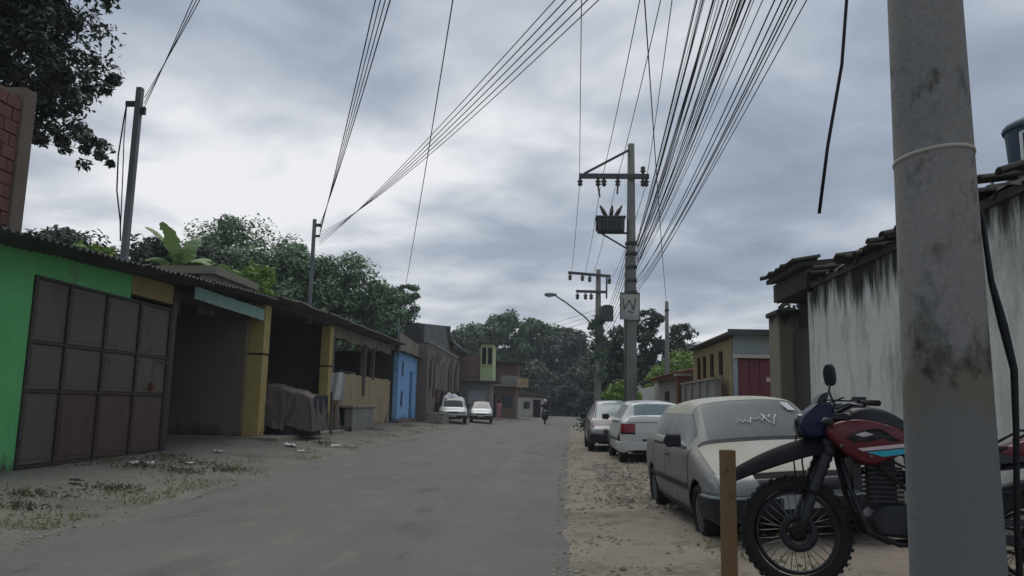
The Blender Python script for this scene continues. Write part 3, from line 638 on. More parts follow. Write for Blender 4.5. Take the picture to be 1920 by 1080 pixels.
W(rw, 'column_cap', MB().box(WX-.07, WX+.47, 14.8, 15.6, 3.022, 3.12), 'mold', bevel=.03)
W(rw, 'coping', MB().grid(lambda u, v: (WX-.05+.3*v+.02*nz(u*60, v*5, 1), 4+9.2*u, 3.30+.05*math.sin(v*math.pi)+.09*nz(u*40, v*3, 1.)+.05*nz(u*110, v*3, 1.)+.03), 120, 4).box(WX-.03, WX+.3, 4, 13.2, 3.24, 3.33), 'mold')
# roof tiles along the eave
tb = MB()
def tile(u, v):
    a = math.pi*v; return (-.04+.44*u, .095*math.cos(a)*(1-.12*u), .055*math.sin(a)+.07*u)
tb.grid(tile, 3, 6); tb.grid(lambda u, v: (tile(u, v)[0], tile(u, v)[1]*.86, tile(u, v)[2]-.012), 3, 6)
vs = [tile(0, k/6) for k in range(7)]+[(tile(0, k/6)[0], tile(0, k/6)[1]*.86, tile(0, k/6)[2]-.012) for k in range(7)]
tb.add(vs, [(k, k+1, k+8, k+7) for k in range(6)])
tile_mesh = tb.mesh('roof_tile'); tile_mesh.materials.append(M['mold_tile'])
y = 6.3; k = 0
while y < 13.1:
    if random.random() > .16:
        lift = .09*nz(y, 1, .9)+random.uniform(-.02, .035)
        o = WS(rw, 'roof_tile', tile_mesh, 'mold_tile', (WX-.12+random.uniform(-.10, .08), y, 3.385+lift), (random.uniform(-.10, .10), random.uniform(-.14, .08), random.uniform(-.2, .2)))
        if random.random() < .75: WS(rw, 'roof_tile', tile_mesh, 'mold_tile', (WX+.2+random.uniform(-.04, .04), y, 3.50+lift), (random.uniform(-.05, .05), random.uniform(-.06, .04), random.uniform(-.08, .08)))
    y += .185
W(rw, 'gate_roof', MB().prism([(WX-.22, 3.58), (WX+1.5, 3.78), (WX+1.5, 3.86), (WX-.22, 3.66)], 12.9, 14.9), 'mold')
y = 12.95
while y < 14.9:
    WS(rw, 'roof_tile', tile_mesh, 'mold_tile', (WX-.28+random.uniform(-.04, .04), y, 3.67), (random.uniform(-.05, .05), random.uniform(-.05, .03), random.uniform(-.08, .08))); y += .185
W(rw, 'gate_beam', MB().box(WX-.1, WX+.5, 12.95, 14.86, 3.24, 3.56), 'mold')
W(rw, 'flat_roof', MB().box(WX+.27, 9.5, 4, 12.9, 3.20, 3.30), 'concrete')
W(rw, 'back_parapet', MB().box(WX+.6, WX+.8, 5.5, 8.9, 3.3, 3.72), 'mold')
W(rw, 'inner_house_wall', MB().box(7.5, 7.7, 4, 15, 3.3, 3.5), 'mold')
W(rw, 'roof_railing', MB().tube([(5.25, 9.5, 3.3), (5.25, 9.5, 4.08), (6.9, 9.5, 4.12), (6.9, 9.5, 3.3)], .035, 8), 'far_pole')
tk = thing('water_tank', 'blue roof water tank on a pipe stand above the whitewashed wall', 'water tank', (6.75, 11, 3.3))
W(tk, 'barrel', MB().lathe([(0, 0), (.33, 0), (.36, .04), (.4, .7), (.405, .72), (.405, .76)], n=24, c=(6.75, 11, 4.45)), 'tank_blue')
W(tk, 'lid', MB().lathe([(.43, .7601), (.44, .80), (.40, .86), (.2, .96), (0, .99)], n=24, c=(6.75, 11, 4.45)), 'tank_blue')
sm_ = MB()
for x, y in ((6.42, 10.7), (7.08, 10.7), (6.42, 11.3), (7.08, 11.3)): sm_.box(x-.03, x+.03, y-.03, y+.03, 3.3, 4.4)
W(tk, 'stand', sm_.box(6.35, 7.15, 10.62, 11.38, 4.4, 4.45), 'mast')
W(tk, 'pipe', MB().tube([(6.38, 10.7, 5.1), (6.28, 10.6, 5.05), (6.28, 10.6, 3.32)], .02), 'white_gate')
# ------------------------------------------------------------------ RIGHT 2: mustard house with the red gate
mh = thing('mustard_house', 'mustard house with dark red gate and grey sheet gable across the yard', 'house', (4.6, 20, .15))
W(mh, 'front_wall', MB().box(4.52, 7.5, 20.02, 20.2, 2.56, 3.12).box(4.52, 4.6, 20.02, 20.2, 0, 2.55).box(5.95, 7.5, 20.02, 20.2, 0, 2.55), 'zinc')
g_ = W(mh, 'gate', MB().box(4.6, 5.95, 20.1, 20.15, .12, 2.55), 'red_gate')
for k in range(5): W(g_, 'gate_board', MB().box(4.62+k*.266, 4.62+k*.266+.25, 20.06, 20.10, .15, 2.5), 'red_gate')
W(g_, 'rail', MB().box(4.6, 5.95, 20.045, 20.065, 1.75, 1.83), 'red_gate'); W(g_, 'lock_plate', MB().box(5.3, 5.42, 20.03, 20.06, 1.95, 2.06), 'bike_white')
W(mh, 'lintel_band', MB().box(4.48, 7.5, 19.95, 20.019, 2.53, 2.62), 'white_render')
W(mh, 'side_wall', MB().box(4.5, 4.68, 20.21, 25.8, 0, 3.05), 'yellow_house')
for y in (21.3, 22.5, 23.6, 24.5):
    o = W(mh, 'window', MB().box(4.47, 4.499, y, y+.34, 2.15, 2.78), 'dark')
    W(o, 'bar', MB().box(4.45, 4.47, y+.06, y+.09, 2.13, 2.8).box(4.45, 4.47, y+.24, y+.27, 2.13, 2.8), 'rust'); W(o, 'sill', MB().box(4.44, 4.499, y-.04, y+.38, 2.08, 2.149), 'yellow_house')
def pr(u, v):
    return (4.28+3.4*v, 19.7+6.2*u, 3.14+.07*(1-u)*0+.02*math.sin(u*230)+.16*v)
W(mh, 'roof', MB().grid(pr, 200, 3).grid(lambda u, v: (pr(u, v)[0], pr(u, v)[1], pr(u, v)[2]-.03), 200, 3), 'fibre')
W(mh, 'roof_edge', MB().box(4.3, 7.6, 19.66, 19.72, 3.08, 3.22), 'tin_dark')
fw = thing('yard_wall', 'low grey streaked yard wall in front of the mustard house', 'wall', (4.3, 23, .15))
W(fw, 'wall', MB().box(4.14, 4.3, 20.6, 25.9, 0, 2.0), 'grey_render'); W(fw, 'coping', MB().box(4.1, 4.34, 20.55, 25.95, 2.001, 2.06), 'concrete_slab')
for y in (21.5, 22.6, 23.8, 25): W(fw, 'pier', MB().box(4.09, 4.14, y, y+.22, 0, 1.98), 'grey_render')
bp = thing('brick_pillar', 'reddish brown gate pillar between the yard wall and tiled house', 'pillar', (4.3, 26.4, .15))
W(bp, 'shaft', MB().box(4.05, 4.45, 26.1, 26.5, 0, 2.3), 'clay', bevel=.01); W(bp, 'cap', MB().box(4.0, 4.5, 26.05, 26.55, 2.301, 2.38), 'concrete')
th = thing('tiled_house', 'grey house with a low red tiled eave right of the transformer pole', 'house', (4.4, 30, .15))
W(th, 'wall', MB().box(4.5, 4.7, 26.7, 34.2, 0, 2.42), 'grey_render'); W(th, 'end_wall', MB().box(4.7, 9, 26.7, 26.9, 0, 3), 'grey_render')
for y in (28, 31): W(th, 'window', MB().box(4.47, 4.499, y, y+1.1, 1.0, 1.9), 'dark')
W(th, 'roof_deck', MB().prism([(4.2, 2.36), (7.5, 3.0), (7.5, 3.06), (4.2, 2.42)], 26.5, 34.4), 'clay')
ctm = tile_mesh.copy(); ctm.materials.clear(); ctm.materials.append(M['clay']); ctm.name = 'clay_tile'
y = 26.6
while y < 34.4:
    for r_ in range(3):
        o = WS(th, 'roof_tile', ctm, 'clay', (4.16+r_*.38, y, 2.43+r_*.0738), (0, -.04, random.uniform(-.05, .05)))
    y += .2
wg = thing('white_gate', 'plain off white yard gate beyond the tiled house', 'gate', (4.5, 38, .15))
for k in range(6): W(wg, 'gate_board', MB().box(4.46, 4.5, 35+k*1.05, 36.02+k*1.05, .15, 2.2), 'white_gate')
for y in (34.9, 41.35): W(wg, 'post', MB().box(4.42, 4.6, y-.09, y+.09, 0, 2.3), 'white_render')
# ------------------------------------------------------------------ utility poles
npx, npy = 1.33, 2.76
npole = thing('utility_pole', 'thick stained concrete utility pole close by, with a pale painted ring and grey painted foot', 'utility pole', (npx, npy, .05))
def rad(z): return .150-.0105*z
def shaft(z0, z1, n=12, extra=0.):
    mb = MB(); mb.lathe([(rad(z0+(z1-z0)*k/n)+extra, z0+(z1-z0)*k/n) for k in range(n+1)], n=40, c=(npx, npy, 0)); return mb
W(npole, 'shaft', shaft(-.1, 9.6), 'pole')
rg = MB()
rg.lathe([(rad(2.1)+.001, -.007), (rad(2.1)+.004, -.006), (rad(2.1)+.004, .006), (rad(2.1)+.001, .007)], n=40, c=(0, 0, 0))
o = W(npole, 'ring_strap', rg, 'white_mark'); o.matrix_parent_inverse = Matrix.Identity(4); o.location = (0, 0, 2.14-.05); o.rotation_euler = (R(-4), R(-5), 0)
W(npole, 'drop_cable', MB().tube([(npx+.135, npy-.03, 1.95), (npx+.142, npy-.05, 1.7), (npx+.165, npy-.06, 1.55), (npx+.185, npy-.07, 1.40), (npx+.178, npy-.07, 1.2), (npx+.165, npy-.06, .9), (npx+.16, npy-.06, .5), (npx+.165, npy-.05, .05)], [.008, .010, .015, .012, .010, .010, .010, .010], 8), 'wire')
for z, x0, x1 in ((8.22, -.1, 2.0), (7.05, -.1, 2.0), (6.4, .9, 2.3), (5.5, .9, 2.4), (5.12, .9, 2.6)):
    W(npole, 'crossarm', MB().box(x0, x1, npy-.16, npy-.08, z-.06, z+.05), 'hardware')
def insul(mb, x, y, z, s=1., up=1):
    mb.lathe([(0, 0), (.035*s, 0), (.035*s, .05*s*up), (.07*s, .06*s*up), (.07*s, .09*s*up), (.04*s, .10*s*up), (.06*s, .14*s*up), (.06*s, .17*s*up), (.025*s, .2*s*up), (0, .22*s*up)], n=10, c=(x, y, z))
    return mb
# pole with transformer
p1x, p1y = 2.54, 26.0
tp = thing('utility_pole', 'tall grey transformer pole with braced crossarm and a square sign, behind the white car', 'utility pole', (p1x, p1y, .1))
W(tp, 'shaft', MB().lathe([(.20, 0), (.175, 5), (.115, 10.1), (0, 10.1)], n=18, c=(p1x, p1y, 0)), 'far_pole')
W(tp, 'crossarm', MB().box(.78, 3.12, p1y-.24, p1y-.125, 8.84, 9.0), 'hardware')
W(tp, 'brace', MB().bar((.95, p1y-.18, 9.0), (p1x-.08, p1y-.14, 9.85), .07), 'hardware')
for x, up in ((.82, -1), (1.42, -1), (1.62, -1), (2.08, -1), (2.92, 1), (2.92, -1), (3.03, -1)):
    W(tp, 'insulator', insul(MB(), x, p1y-.18, 8.84 if up < 0 else 9.0, 1.35, up), 'porcelain')
W(tp, 'cutout', MB().bar((1.42, p1y-.18, 8.60), (1.48, p1y-.18, 8.2), .06), 'porcelain'); W(tp, 'cutout', MB().bar((2.08, p1y-.18, 8.6), (2.06, p1y-.18, 8.3), .06), 'porcelain')
tr = MB().lathe([(0, 0), (.26, 0), (.29, .04), (.29, .50), (.31, .52), (.31, .56), (.1, .6), (0, .6)], axis='X', n=16, c=(1.55, p1y-.1, 7.25))
tr = MB(); tr.box(1.42, 2.3, p1y-.34, p1y+.2, 7.02, 7.46); tr.box(1.34, 2.34, p1y-.37, p1y+.23, 7.46, 7.53); tr.box(1.36, 1.42, p1y-.28, p1y+.14, 7.08, 7.40)
tro = W(tp, 'transformer', tr, 'hardware', bevel=.02)
for k in range(7): W(tro, 'cooling_fin', MB().box(1.47+k*.115, 1.51+k*.115, p1y-.42, p1y-.34, 7.06, 7.42), 'hardware')
for a, b_ in ((1.72, 1.5), (1.86, 1.9), (2.0, 2.22)):
    bb = MB().tube([(a, p1y-.1, 7.53), (a+(b_-a)*.5, p1y-.1, 7.72), (b_, p1y-.1, 7.93)], [.06, .075, .035], 8)
    W(tro, 'bushing', bb, 'porcelain')
W(tp, 'bracket', MB().bar((1.5, p1y-.05, 7.01), (p1x-.1, p1y-.05, 6.45), .05).bar((1.45, p1y-.05, 7.0), (p1x, p1y-.05, 7.0), .06), 'hardware')
for z in (6.65, 6.3, 5.85, 5.4, 5.0): W(tp, 'cable_clamp', MB().lathe([(.17, z-.05), (.2, z-.05), (.2, z+.05), (.17, z+.05)], n=14, c=(p1x, p1y, 0)).bar((p1x, p1y-.19, z), (p1x+.14, p1y-.27, z), .08), 'hardware')
W(tp, 'conduit', MB().tube([(p1x-.22, p1y-.05, 0), (p1x-.21, p1y-.05, 4.6), (p1x-.17, p1y-.05, 6.2)], .035, 6), 'far_pole')
sb = W(tp, 'sign_board', MB().box(2.17, 2.78, p1y-.26, p1y-.235, 4.08, 4.92), 'white_render')
W(sb, 'border', MB().box(2.15, 2.80, p1y-.27, p1y-.232, 4.92, 4.97).box(2.15, 2.17, p1y-.27, p1y-.232, 4.08, 4.92).box(2.78, 2.80, p1y-.27, p1y-.232, 4.08, 4.92), 'hardware')
pm = MB()
for (a, b_, c_, d_) in ((2.24, 4.78, 2.30, 4.42), (2.30, 4.42, 2.46, 4.72), (2.46, 4.72, 2.60, 4.40), (2.60, 4.40, 2.66, 4.80), (2.40, 4.36, 2.62, 4.30)):
    pm.bar((a, p1y-.264, b_), (c_, p1y-.264, d_), .055, .006, up=(0, 1, 0))
W(sb, 'faded_print', pm, 'mast'); W(sb, 'lower_strip', MB().box(2.20, 2.75, p1y-.266, p1y-.261, 4.12, 4.22), 'zinc')
# pole further up the street
p2x, p2y = 2.75, 49.
sp2 = thing('utility_pole', 'farther utility pole with two dark crossarms and a long street lamp arm', 'utility pole', (p2x, p2y, .1))
W(sp2, 'shaft', MB().lathe([(.22, 0), (.2, 5), (.15, 9.75), (0, 9.75)], n=14, c=(p2x, p2y, 0)), 'far_pole')
W(sp2, 'crossarm', MB().bar((.85, p2y-.25, 9.50), (3.5, p2y-.25, 9.30), .16), 'hardware'); W(sp2, 'crossarm', MB().bar((1.35, p2y-.25, 8.33), (3.3, p2y-.25, 8.30), .16), 'hardware')
W(sp2, 'hanger', MB().box(3.2, 3.3, p2y-.3, p2y-.2, 7.9, 9.3), 'hardware')
for x, z in ((.98, 9.4), (1.75, 9.36), (2.2, 9.3), (3.42, 9.2), (1.45, 8.2), (1.95, 8.2), (2.3, 8.2)): W(sp2, 'insulator', insul(MB(), x, p2y-.25, z, 1.9, -1), 'porcelain')
W(sp2, 'transformer', MB().lathe([(0, 6.5), (.36, 6.5), (.38, 6.6), (.38, 7.35), (.41, 7.4), (.2, 7.5), (0, 7.5)], n=14, c=(3.3, p2y-.2, 0)), 'hardware')
la = W(sp2, 'lamp_arm', MB().tube([(p2x-.1, p2y-.1, 6.0), (1.9, p2y-.5, 6.7), (.7, p2y-.9, 7.55), (.1, p2y-1.1, 7.9)], .045, 6), 'hardware')
W(la, 'lamp_head', MB().lathe([(0, 0), (.11, .1), (.13, .4), (.08, .75), (0, .8)], axis='X', n=10, c=(-.62, p2y-1.2, 7.95)), 'mast')
W(la, 'lamp_bowl', MB().lathe([(0, -.08), (.12, -.05), (.13, .0)], n=10, c=(-.3, p2y-1.2, 7.86)), 'lamp_glass')
for z in (5.9, 5.2): W(sp2, 'splice_box', MB().box(2.55, 3.05, p2y-.42, p2y-.24, z-.3, z+.3), 'hardware')
# thin pole among trees, masts on the left roofs
tn = thing('service_pole', 'thin greenish service pole in front of the trees right of the transformer pole', 'pole', (5.7, 40, .1))
W(tn, 'shaft', MB().tube([(5.7, 40, 0), (5.7, 40, 6.6)], [.13, .09], 10), 'far_pole'); W(tn, 'clamp', MB().box(5.6, 5.8, 39.85, 40.1, 6.1, 6.2), 'hardware')
ma_ = thing('roof_mast', 'taller service mast standing on the roof above the brown gate', 'mast', (-8.25, 14.5, 3.5))
W(ma_, 'pole', MB().box(-8.30, -8.19, 14.44, 14.55, 3.2, 7.30), 'mast')
W(ma_, 'bracket', MB().box(-8.5, -8.30, 14.46, 14.53, 6.92, 7.02).box(-8.19, -8.1, 14.46, 14.53, 6.75, 6.9), 'hardware')
W(ma_, 'service_cable', MB().tube([(-8.48, 14.48, 7.0), (-8.5, 14.46, 6.6), (-8.54, 14.46, 5.9), (-8.5, 14.46, 5.2), (-8.38, 14.47, 4.6), (-8.33, 14.46, 4.2)], .014, 6), 'wire')
W(ma_, 'service_cable', MB().tube([(-8.48, 14.48, 6.95), (-8.45, 14.44, 6.3), (-8.40, 14.44, 5.5), (-8.34, 14.44, 4.4)], .010, 6), 'wire')
mb_ = thing('roof_mast', 'shorter service mast on the roof between the yellow pillars', 'mast', (-7.9, 25, 3.9))
W(mb_, 'pole', MB().box(-7.95, -7.85, 24.95, 25.05, 3.7, 7.15), 'mast'); W(mb_, 'bracket', MB().box(-7.85, -7.68, 24.97, 25.03, 6.9, 7.0).box(-7.85, -7.7, 24.97, 25.03, 6.55, 6.62), 'hardware')
mc_ = thing('roof_mast', 'thin pipe mast above the blue house', 'mast', (-7.6, 38.3, 3.9)); W(mc_, 'pole', MB().tube([(-7.6, 38.3, 3.5), (-7.6, 38.3, 5.35)], .035, 6), 'mast')
md_ = thing('roof_mast', 'slim antenna mast standing above the dark barn roof', 'mast', (-10.4, 58.2, 7)); W(md_, 'pole', MB().tube([(-10.4, 58.2, 6.8), (-10.4, 58.2, 8.7)], .05, 6), 'mast'); W(md_, 'antenna', MB().bar((-10.7, 58.2, 8.5), (-10.1, 58.2, 8.5), .04).bar((-10.6, 58.2, 8.2), (-10.2, 58.2, 8.2), .04), 'mast')
# wires
def wire(p, q, sag, r, label, group, m='wire', n=28):
    p = Vector(p); q = Vector(q)
    pts = [p.lerp(q, k/n) - Vector((0, 0, 4*sag*(k/n)*(1-k/n))) for k in range(n+1)]
    rel = [v-p for v in pts]
    o = MB().tube(rel, r, 5).build('overhead_wire', M[m], None); o.location = p
    tag(o, label, 'cable', group)
g1 = 'primary wires on the crossarms'
wire((.80, 25.82, 8.56), (.09, 2.66, 8.3), .35, .009, 'single wire running straight up from the left tip of the transformer crossarm', g1)
wire((1.5, 25.8, 8.6), (1.29, 2.66, 8.3), .35, .009, 'primary wire from the middle of the transformer crossarm', g1)
wire((2.0, 25.8, 8.6), (1.53, 2.66, 8.3), .35, .009, 'primary wire leaving the crossarm just left of the transformer pole shaft', g1)
wire((3.0, 25.8, 8.6), (1.11, 2.66, 8.3), .35, .009, 'primary wire from the right tip of the transformer crossarm', g1)
gb_ = 'thick bundle of cables between the transformer pole and the near pole'
lb = 'black telecom cable in the thick fan of cables right of the transformer pole'
rng = random.Random(5)
for k in range(34):
    f = (k*7 % 34)/33; z1 = 6.75-.95*f+rng.uniform(-.1, .1); tx = 1.42+.62*f+rng.uniform(-.06, .06); z2 = 7.05-.75*f
    wire((p1x+.15, p1y-.27, z1), (tx, 2.66, z2), rng.choice((.15, .25, .4, .5, .7)), rng.choice((.004, .005, .006, .008, .010)), lb, gb_)
lc = 'lower slack telecom cable at the right edge of the fan of cables'
for k, (z1, z2, x2) in enumerate(((5.65, 6.0, 2.12), (5.45, 5.75, 2.16), (5.25, 5.55, 2.12), (5.1, 5.35, 2.10), (4.95, 5.2, 2.06), (5.0, 5.18, 2.2), (5.35, 5.6, 2.02))):
    wire((p1x+.15, p1y-.27, z1), (x2, 2.66, z2), rng.uniform(.2, .45), rng.choice((.006, .008)), lc, 'lower slack cables right of the transformer pole')
wire((5.7, 39.9, 6.15), (.05, 2.66, 7.1), .5, .010, 'lone cable dropping almost upright to the thin service pole', 'lone service cables')
for k in range(3): wire((-8.12, 14.46, 6.85+.12*k), (.05+.2*k, 2.66, 7.08), .15+.03*k, .007, 'service cable leaving the taller roof mast above the brown gate', 'cables of the taller roof mast')
for k in range(4): wire((-7.7, 24.98, 6.62+.12*k), (.05+.1*k, 2.66, 7.02), .22+.05*k, rng.choice((.008, .010)), 'cable in the steep bundle leaving the shorter roof mast', 'steep bundle of the shorter roof mast')
for k in range(5): wire((-7.7, 24.98, 6.3+.1*k), (1.95+.12*k, 2.66, 5.1+.0*k), .25+.05*k, rng.choice((.005, .006, .007)), 'thin cable crossing the street low from the shorter roof mast', 'cables crossing the street', 'wire_far')
wire((-7.6, 38.3, 5.3), (.12, 2.66, 7.02), .45, .009, 'lone cable running up from the thin pipe mast above the blue house', 'lone service cables')
for k, x in enumerate((.98, 1.75, 2.2, 3.42)):
    wire(((.8, 1.5, 2.0, 3.0)[k], 25.9, 8.56), (x, p2y-.25, 8.98), .45, .010, 'wire between the two far crossarms', 'wires between the far poles')
for k in range(6): wire((p1x-.1, p1y+.2, 5.0+.33*k), (p2x, p2y-.3, 5.3+.3*k), .4+.07*k, .011, 'telecom cable between the transformer pole and the farther pole', 'telecom cables between the far poles')
for k in range(3): wire((p2x-.2, p2y, 6.6+.3*k), (-7.0, 57.7, 5.6+.25*k), .4, .010, 'service cable from the farther pole to the barn', 'service cables to the barn')
for k in range(3): wire((p2x, p2y+.2, 6+.8*k), (8, 75, 6.5+.8*k), .4, .012, 'cable carrying on round the bend from the farther pole', 'cables round the bend')
hc = MB().tube([(2.07, 5.2, 5.15), (2.02, 5.15, 4.7), (1.93, 5.05, 4.0), (1.86, 5.0, 3.5), (1.75, 5.0, 2.95), (1.68, 5.0, 2.5)], .011, 6).build('hanging_cable', M['wire'])
tag(hc, 'loose cut cable end dangling in the sky left of the near concrete pole', 'cable')

# ------------------------------------------------------------------ vehicles
def car_mesh(st, sub):
    vs = []; fs = []; mi = []
    for s_ in st:
        x, zl, zb, zt, w_, wt = s_[:6]; h = zb-zl; k = max(.0, min(1., (zt-zb)/.35)); xs = s_[7] if len(s_) > 7 else 0
        half = [(w_*.90, zl), (w_*.985, zl+.07), (w_, zl+.45*h), (w_*.99, zb-.06), (w_*.95, zb), (wt, zt-.055*k-.02), (wt*.92, zt-.02*k-.006), (wt*.5, zt), (0, zt+.008)]
        ring = [(x, y, z) for y, z in half]+[(x, -y, z) for y, z in half[-2::-1]]
        vs += ring
    n = 17
    for i in range(len(st)-1):
        flag = st[i][6]
        for j in range(16):
            jj = j if j < 8 else 15-j
            m = 0
            if flag == 'ws' and jj >= 6: m = 2
            if flag in ('ws2',) and jj >= 6: m = 2
            if flag in ('side', 'ws2', 'rw2') and jj == 4: m = 1
            if flag in ('rw', 'rw2') and jj >= 6: m = 3
            fs.append((i*n+j, (i+1)*n+j, (i+1)*n+j+1, i*n+j+1)); mi.append(m)
    for base in (0, (len(st)-1)*n):
        for j in range(8): fs.append((base+j, base+j+1, base+15-j, base+16-j)) if j < 7 else fs.append((base+7, base+8, base+9)); mi.append(0)
    me = bpy.data.meshes.new('tmp'); me.from_pydata(vs, [], fs)
    for i, m in enumerate(mi): me.polygons[i].material_index = m
    b = bmesh.new(); b.from_mesh(me); bmesh.ops.recalc_face_normals(b, faces=b.faces); b.to_mesh(me); b.free()
    for k in range(4): me.materials.append(M['dark'])
    ob = bpy.data.objects.new('tmp', me); COL.objects.link(ob)
    md = ob.modifiers.new('s', 'SUBSURF'); md.levels = sub; md.render_levels = sub
    dg = bpy.context.evaluated_depsgraph_get()
    r_ = bpy.data.meshes.new_from_object(ob.evaluated_get(dg))
    bpy.data.objects.remove(ob); return r_
def part_bm(me, keep):
    b = bmesh.new(); b.from_mesh(me)
    bmesh.ops.delete(b, geom=[f for f in b.faces if not keep(f)], context='FACES'); return b
def bm_obj(b, name, m, parent, solid=0., smooth=True):
    for f in b.faces: f.smooth = smooth; f.material_index = 0
    me = bpy.data.meshes.new(name); b.to_mesh(me); b.free(); me.materials.clear()
    o = link_mesh(name, me, m, parent)
    if solid:
        md = o.modifiers.new('t', 'SOLIDIFY'); md.thickness = solid; md.offset = 1
    return o
def patch(me, name, m, parent, box6, off=.004, solid=0., extra=(), nrm=None):
    """part that follows the body: the body surface inside a box, lifted a little"""
    b = bmesh.new(); b.from_mesh(me)
    x0, x1, y0, y1, z0, z1 = box6
    for co, no in (((x0, 0, 0), (-1, 0, 0)), ((x1, 0, 0), (1, 0, 0)), ((0, y0, 0), (0, -1, 0)), ((0, y1, 0), (0, 1, 0)), ((0, 0, z0), (0, 0, -1)), ((0, 0, z1), (0, 0, 1)), *extra):
        bmesh.ops.bisect_plane(b, geom=b.verts[:]+b.edges[:]+b.faces[:], plane_co=co, plane_no=no, clear_outer=True)
    if nrm is not None:
        nv = Vector(nrm); bmesh.ops.delete(b, geom=[f for f in b.faces if f.normal.dot(nv) < .15], context='FACES')
    b.normal_update()
    for v in b.verts: v.co += v.normal*off
    return bm_obj(b, name, m, parent, solid)
def wheel(root, x, y, z, r, wid, steer=0., m_rim='rim', side=1):
    t = bpy.data.objects.new('wheel', None); COL.objects.link(t); t.parent = root; t.location = (x, y, z); t.rotation_euler = (0, 0, steer)
    h = wid/2
    MB().lathe([(r*.64, -h*.8), (r*.8, -h), (r*.95, -h*.9), (r, -h*.6), (r, h*.6), (r*.95, h*.9), (r*.8, h), (r*.64, h*.8)], axis='Y', n=32, closed=True).build('tyre', M['rubber'], t)
    rb = MB(); e = h*.7*side
    rb.lathe([(r*.66, e), (r*.6, e*1.1), (r*.56, e*.75), (r*.2, e*.8), (r*.17, e*1.05), (0, e*1.1)], axis='Y', n=28)
    for k in range(8):
        a = k*math.pi/4; c_, s_ = math.cos(a), math.sin(a)
        rb.bar((c_*r*.2, e*.98, s_*r*.2), (c_*r*.57, e*.95, s_*r*.57), r*.1, .02, up=(0, 1, 0))
    rb.build('rim', M[m_rim], t)
    return t
def arches(b, wheels, ra, wmin):
    kill = []
    for f in b.faces:
        c = f.calc_center_median()
        for (x, z) in wheels:
            if abs(c.y) > wmin and (c.x-x)**2+(c.z-z)**2 < ra*ra: kill.append(f); break
    bmesh.ops.delete(b, geom=kill, context='FACES')
    for v in b.verts:
        if abs(v.co.y) > wmin and any(e.is_boundary for e in v.link_edges):
            for (x, z) in wheels:
                d = math.hypot(v.co.x-x, v.co.z-z)
                if .6*ra < d < 1.35*ra and v.co.z > z-.12:
                    v.co.x = x+(v.co.x-x)*ra/d; v.co.z = z+(v.co.z-z)*ra/d
def make_car(name, label, st, sub, paint, loc, rot, wx, wr, track, ws='ws', side='ws_side', kind='car', rim='rim', extras=None, wlift=0.):
    root = thing(name, label, kind, loc); root.rotation_euler = rot
    me = car_mesh(st, sub); wz = wr+wlift
    b = part_bm(me, lambda f: f.material_index == 0)
    arches(b, [(x, wz) for x in wx], wr*1.18, track*.62)
    bm_obj(b, 'body', M[paint], root, -.012)
    bm_obj(part_bm(me, lambda f: f.material_index == 2), 'windscreen', M[ws], root)
    bm_obj(part_bm(me, lambda f: f.material_index == 3), 'rear_window', M['ws_sky'], root)
    # side panes: one object for each pane
    for sy in (1, -1):
        b = part_bm(me, lambda f: f.material_index == 1 and f.calc_center_median().y*sy > 0)
        seen = set(); comps = []
        for f in b.faces:
            if f.index in seen: continue
            stack = [f]; comp = []
            seen.add(f.index)
            while stack:
                g_ = stack.pop(); comp.append(g_.index)
                for e in g_.edges:
                    for h in e.link_faces:
                        if h.index not in seen: seen.add(h.index); stack.append(h)
            comps.append(set(comp))
        for cset in comps:
            c2 = b.copy(); c2.faces.ensure_lookup_table()
            bmesh.ops.delete(c2, geom=[f for f in c2.faces if f.index not in cset], context='FACES')
            bm_obj(c2, 'side_window', M[side], root)
        b.free()
    # dark inside of the arches and underside
    zl = min(s_[1] for s_ in st); x0, x1 = st[0][0], st[-1][0]
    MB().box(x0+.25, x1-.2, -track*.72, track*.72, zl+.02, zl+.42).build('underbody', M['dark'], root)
    for x in wx:
        for sy in (1, -1): wheel(root, x, sy*track, wz, wr, .17, m_rim=rim, side=sy)
    for sy in (1, -1):
        yy = (.5, 2) if sy > 0 else (-2, -.5)
        zb_ = st[8][2]; xa, xb = st[6][0]+.1, st[-7][0]
        patch(me, 'window_seal', M['black_plastic'], root, (xa, xb, *yy, zb_-.028, zb_-.002), .004)
    if extras: extras(root, me)
    return root, me
def seam(root, me, x, z0, z1, sy, w_):
    patch(me, 'door_seam', M['dark'], root, (x-.008, x+.008, .3*w_ if sy > 0 else -2, 2 if sy > 0 else -.3*w_, z0, z1), .0025)
def mirror(root, x, y, z, sy, m):
    o = MB().prism([(-.09, -.06), (.05, -.07), (.09, 0), (.05, .07), (-.09, .06)], -.05, .05, .25, .02).build('side_mirror', M[m], root)
    o.location = (x, y+sy*.09, z); o.rotation_euler = (0, 0, R(80)*1)
    return o
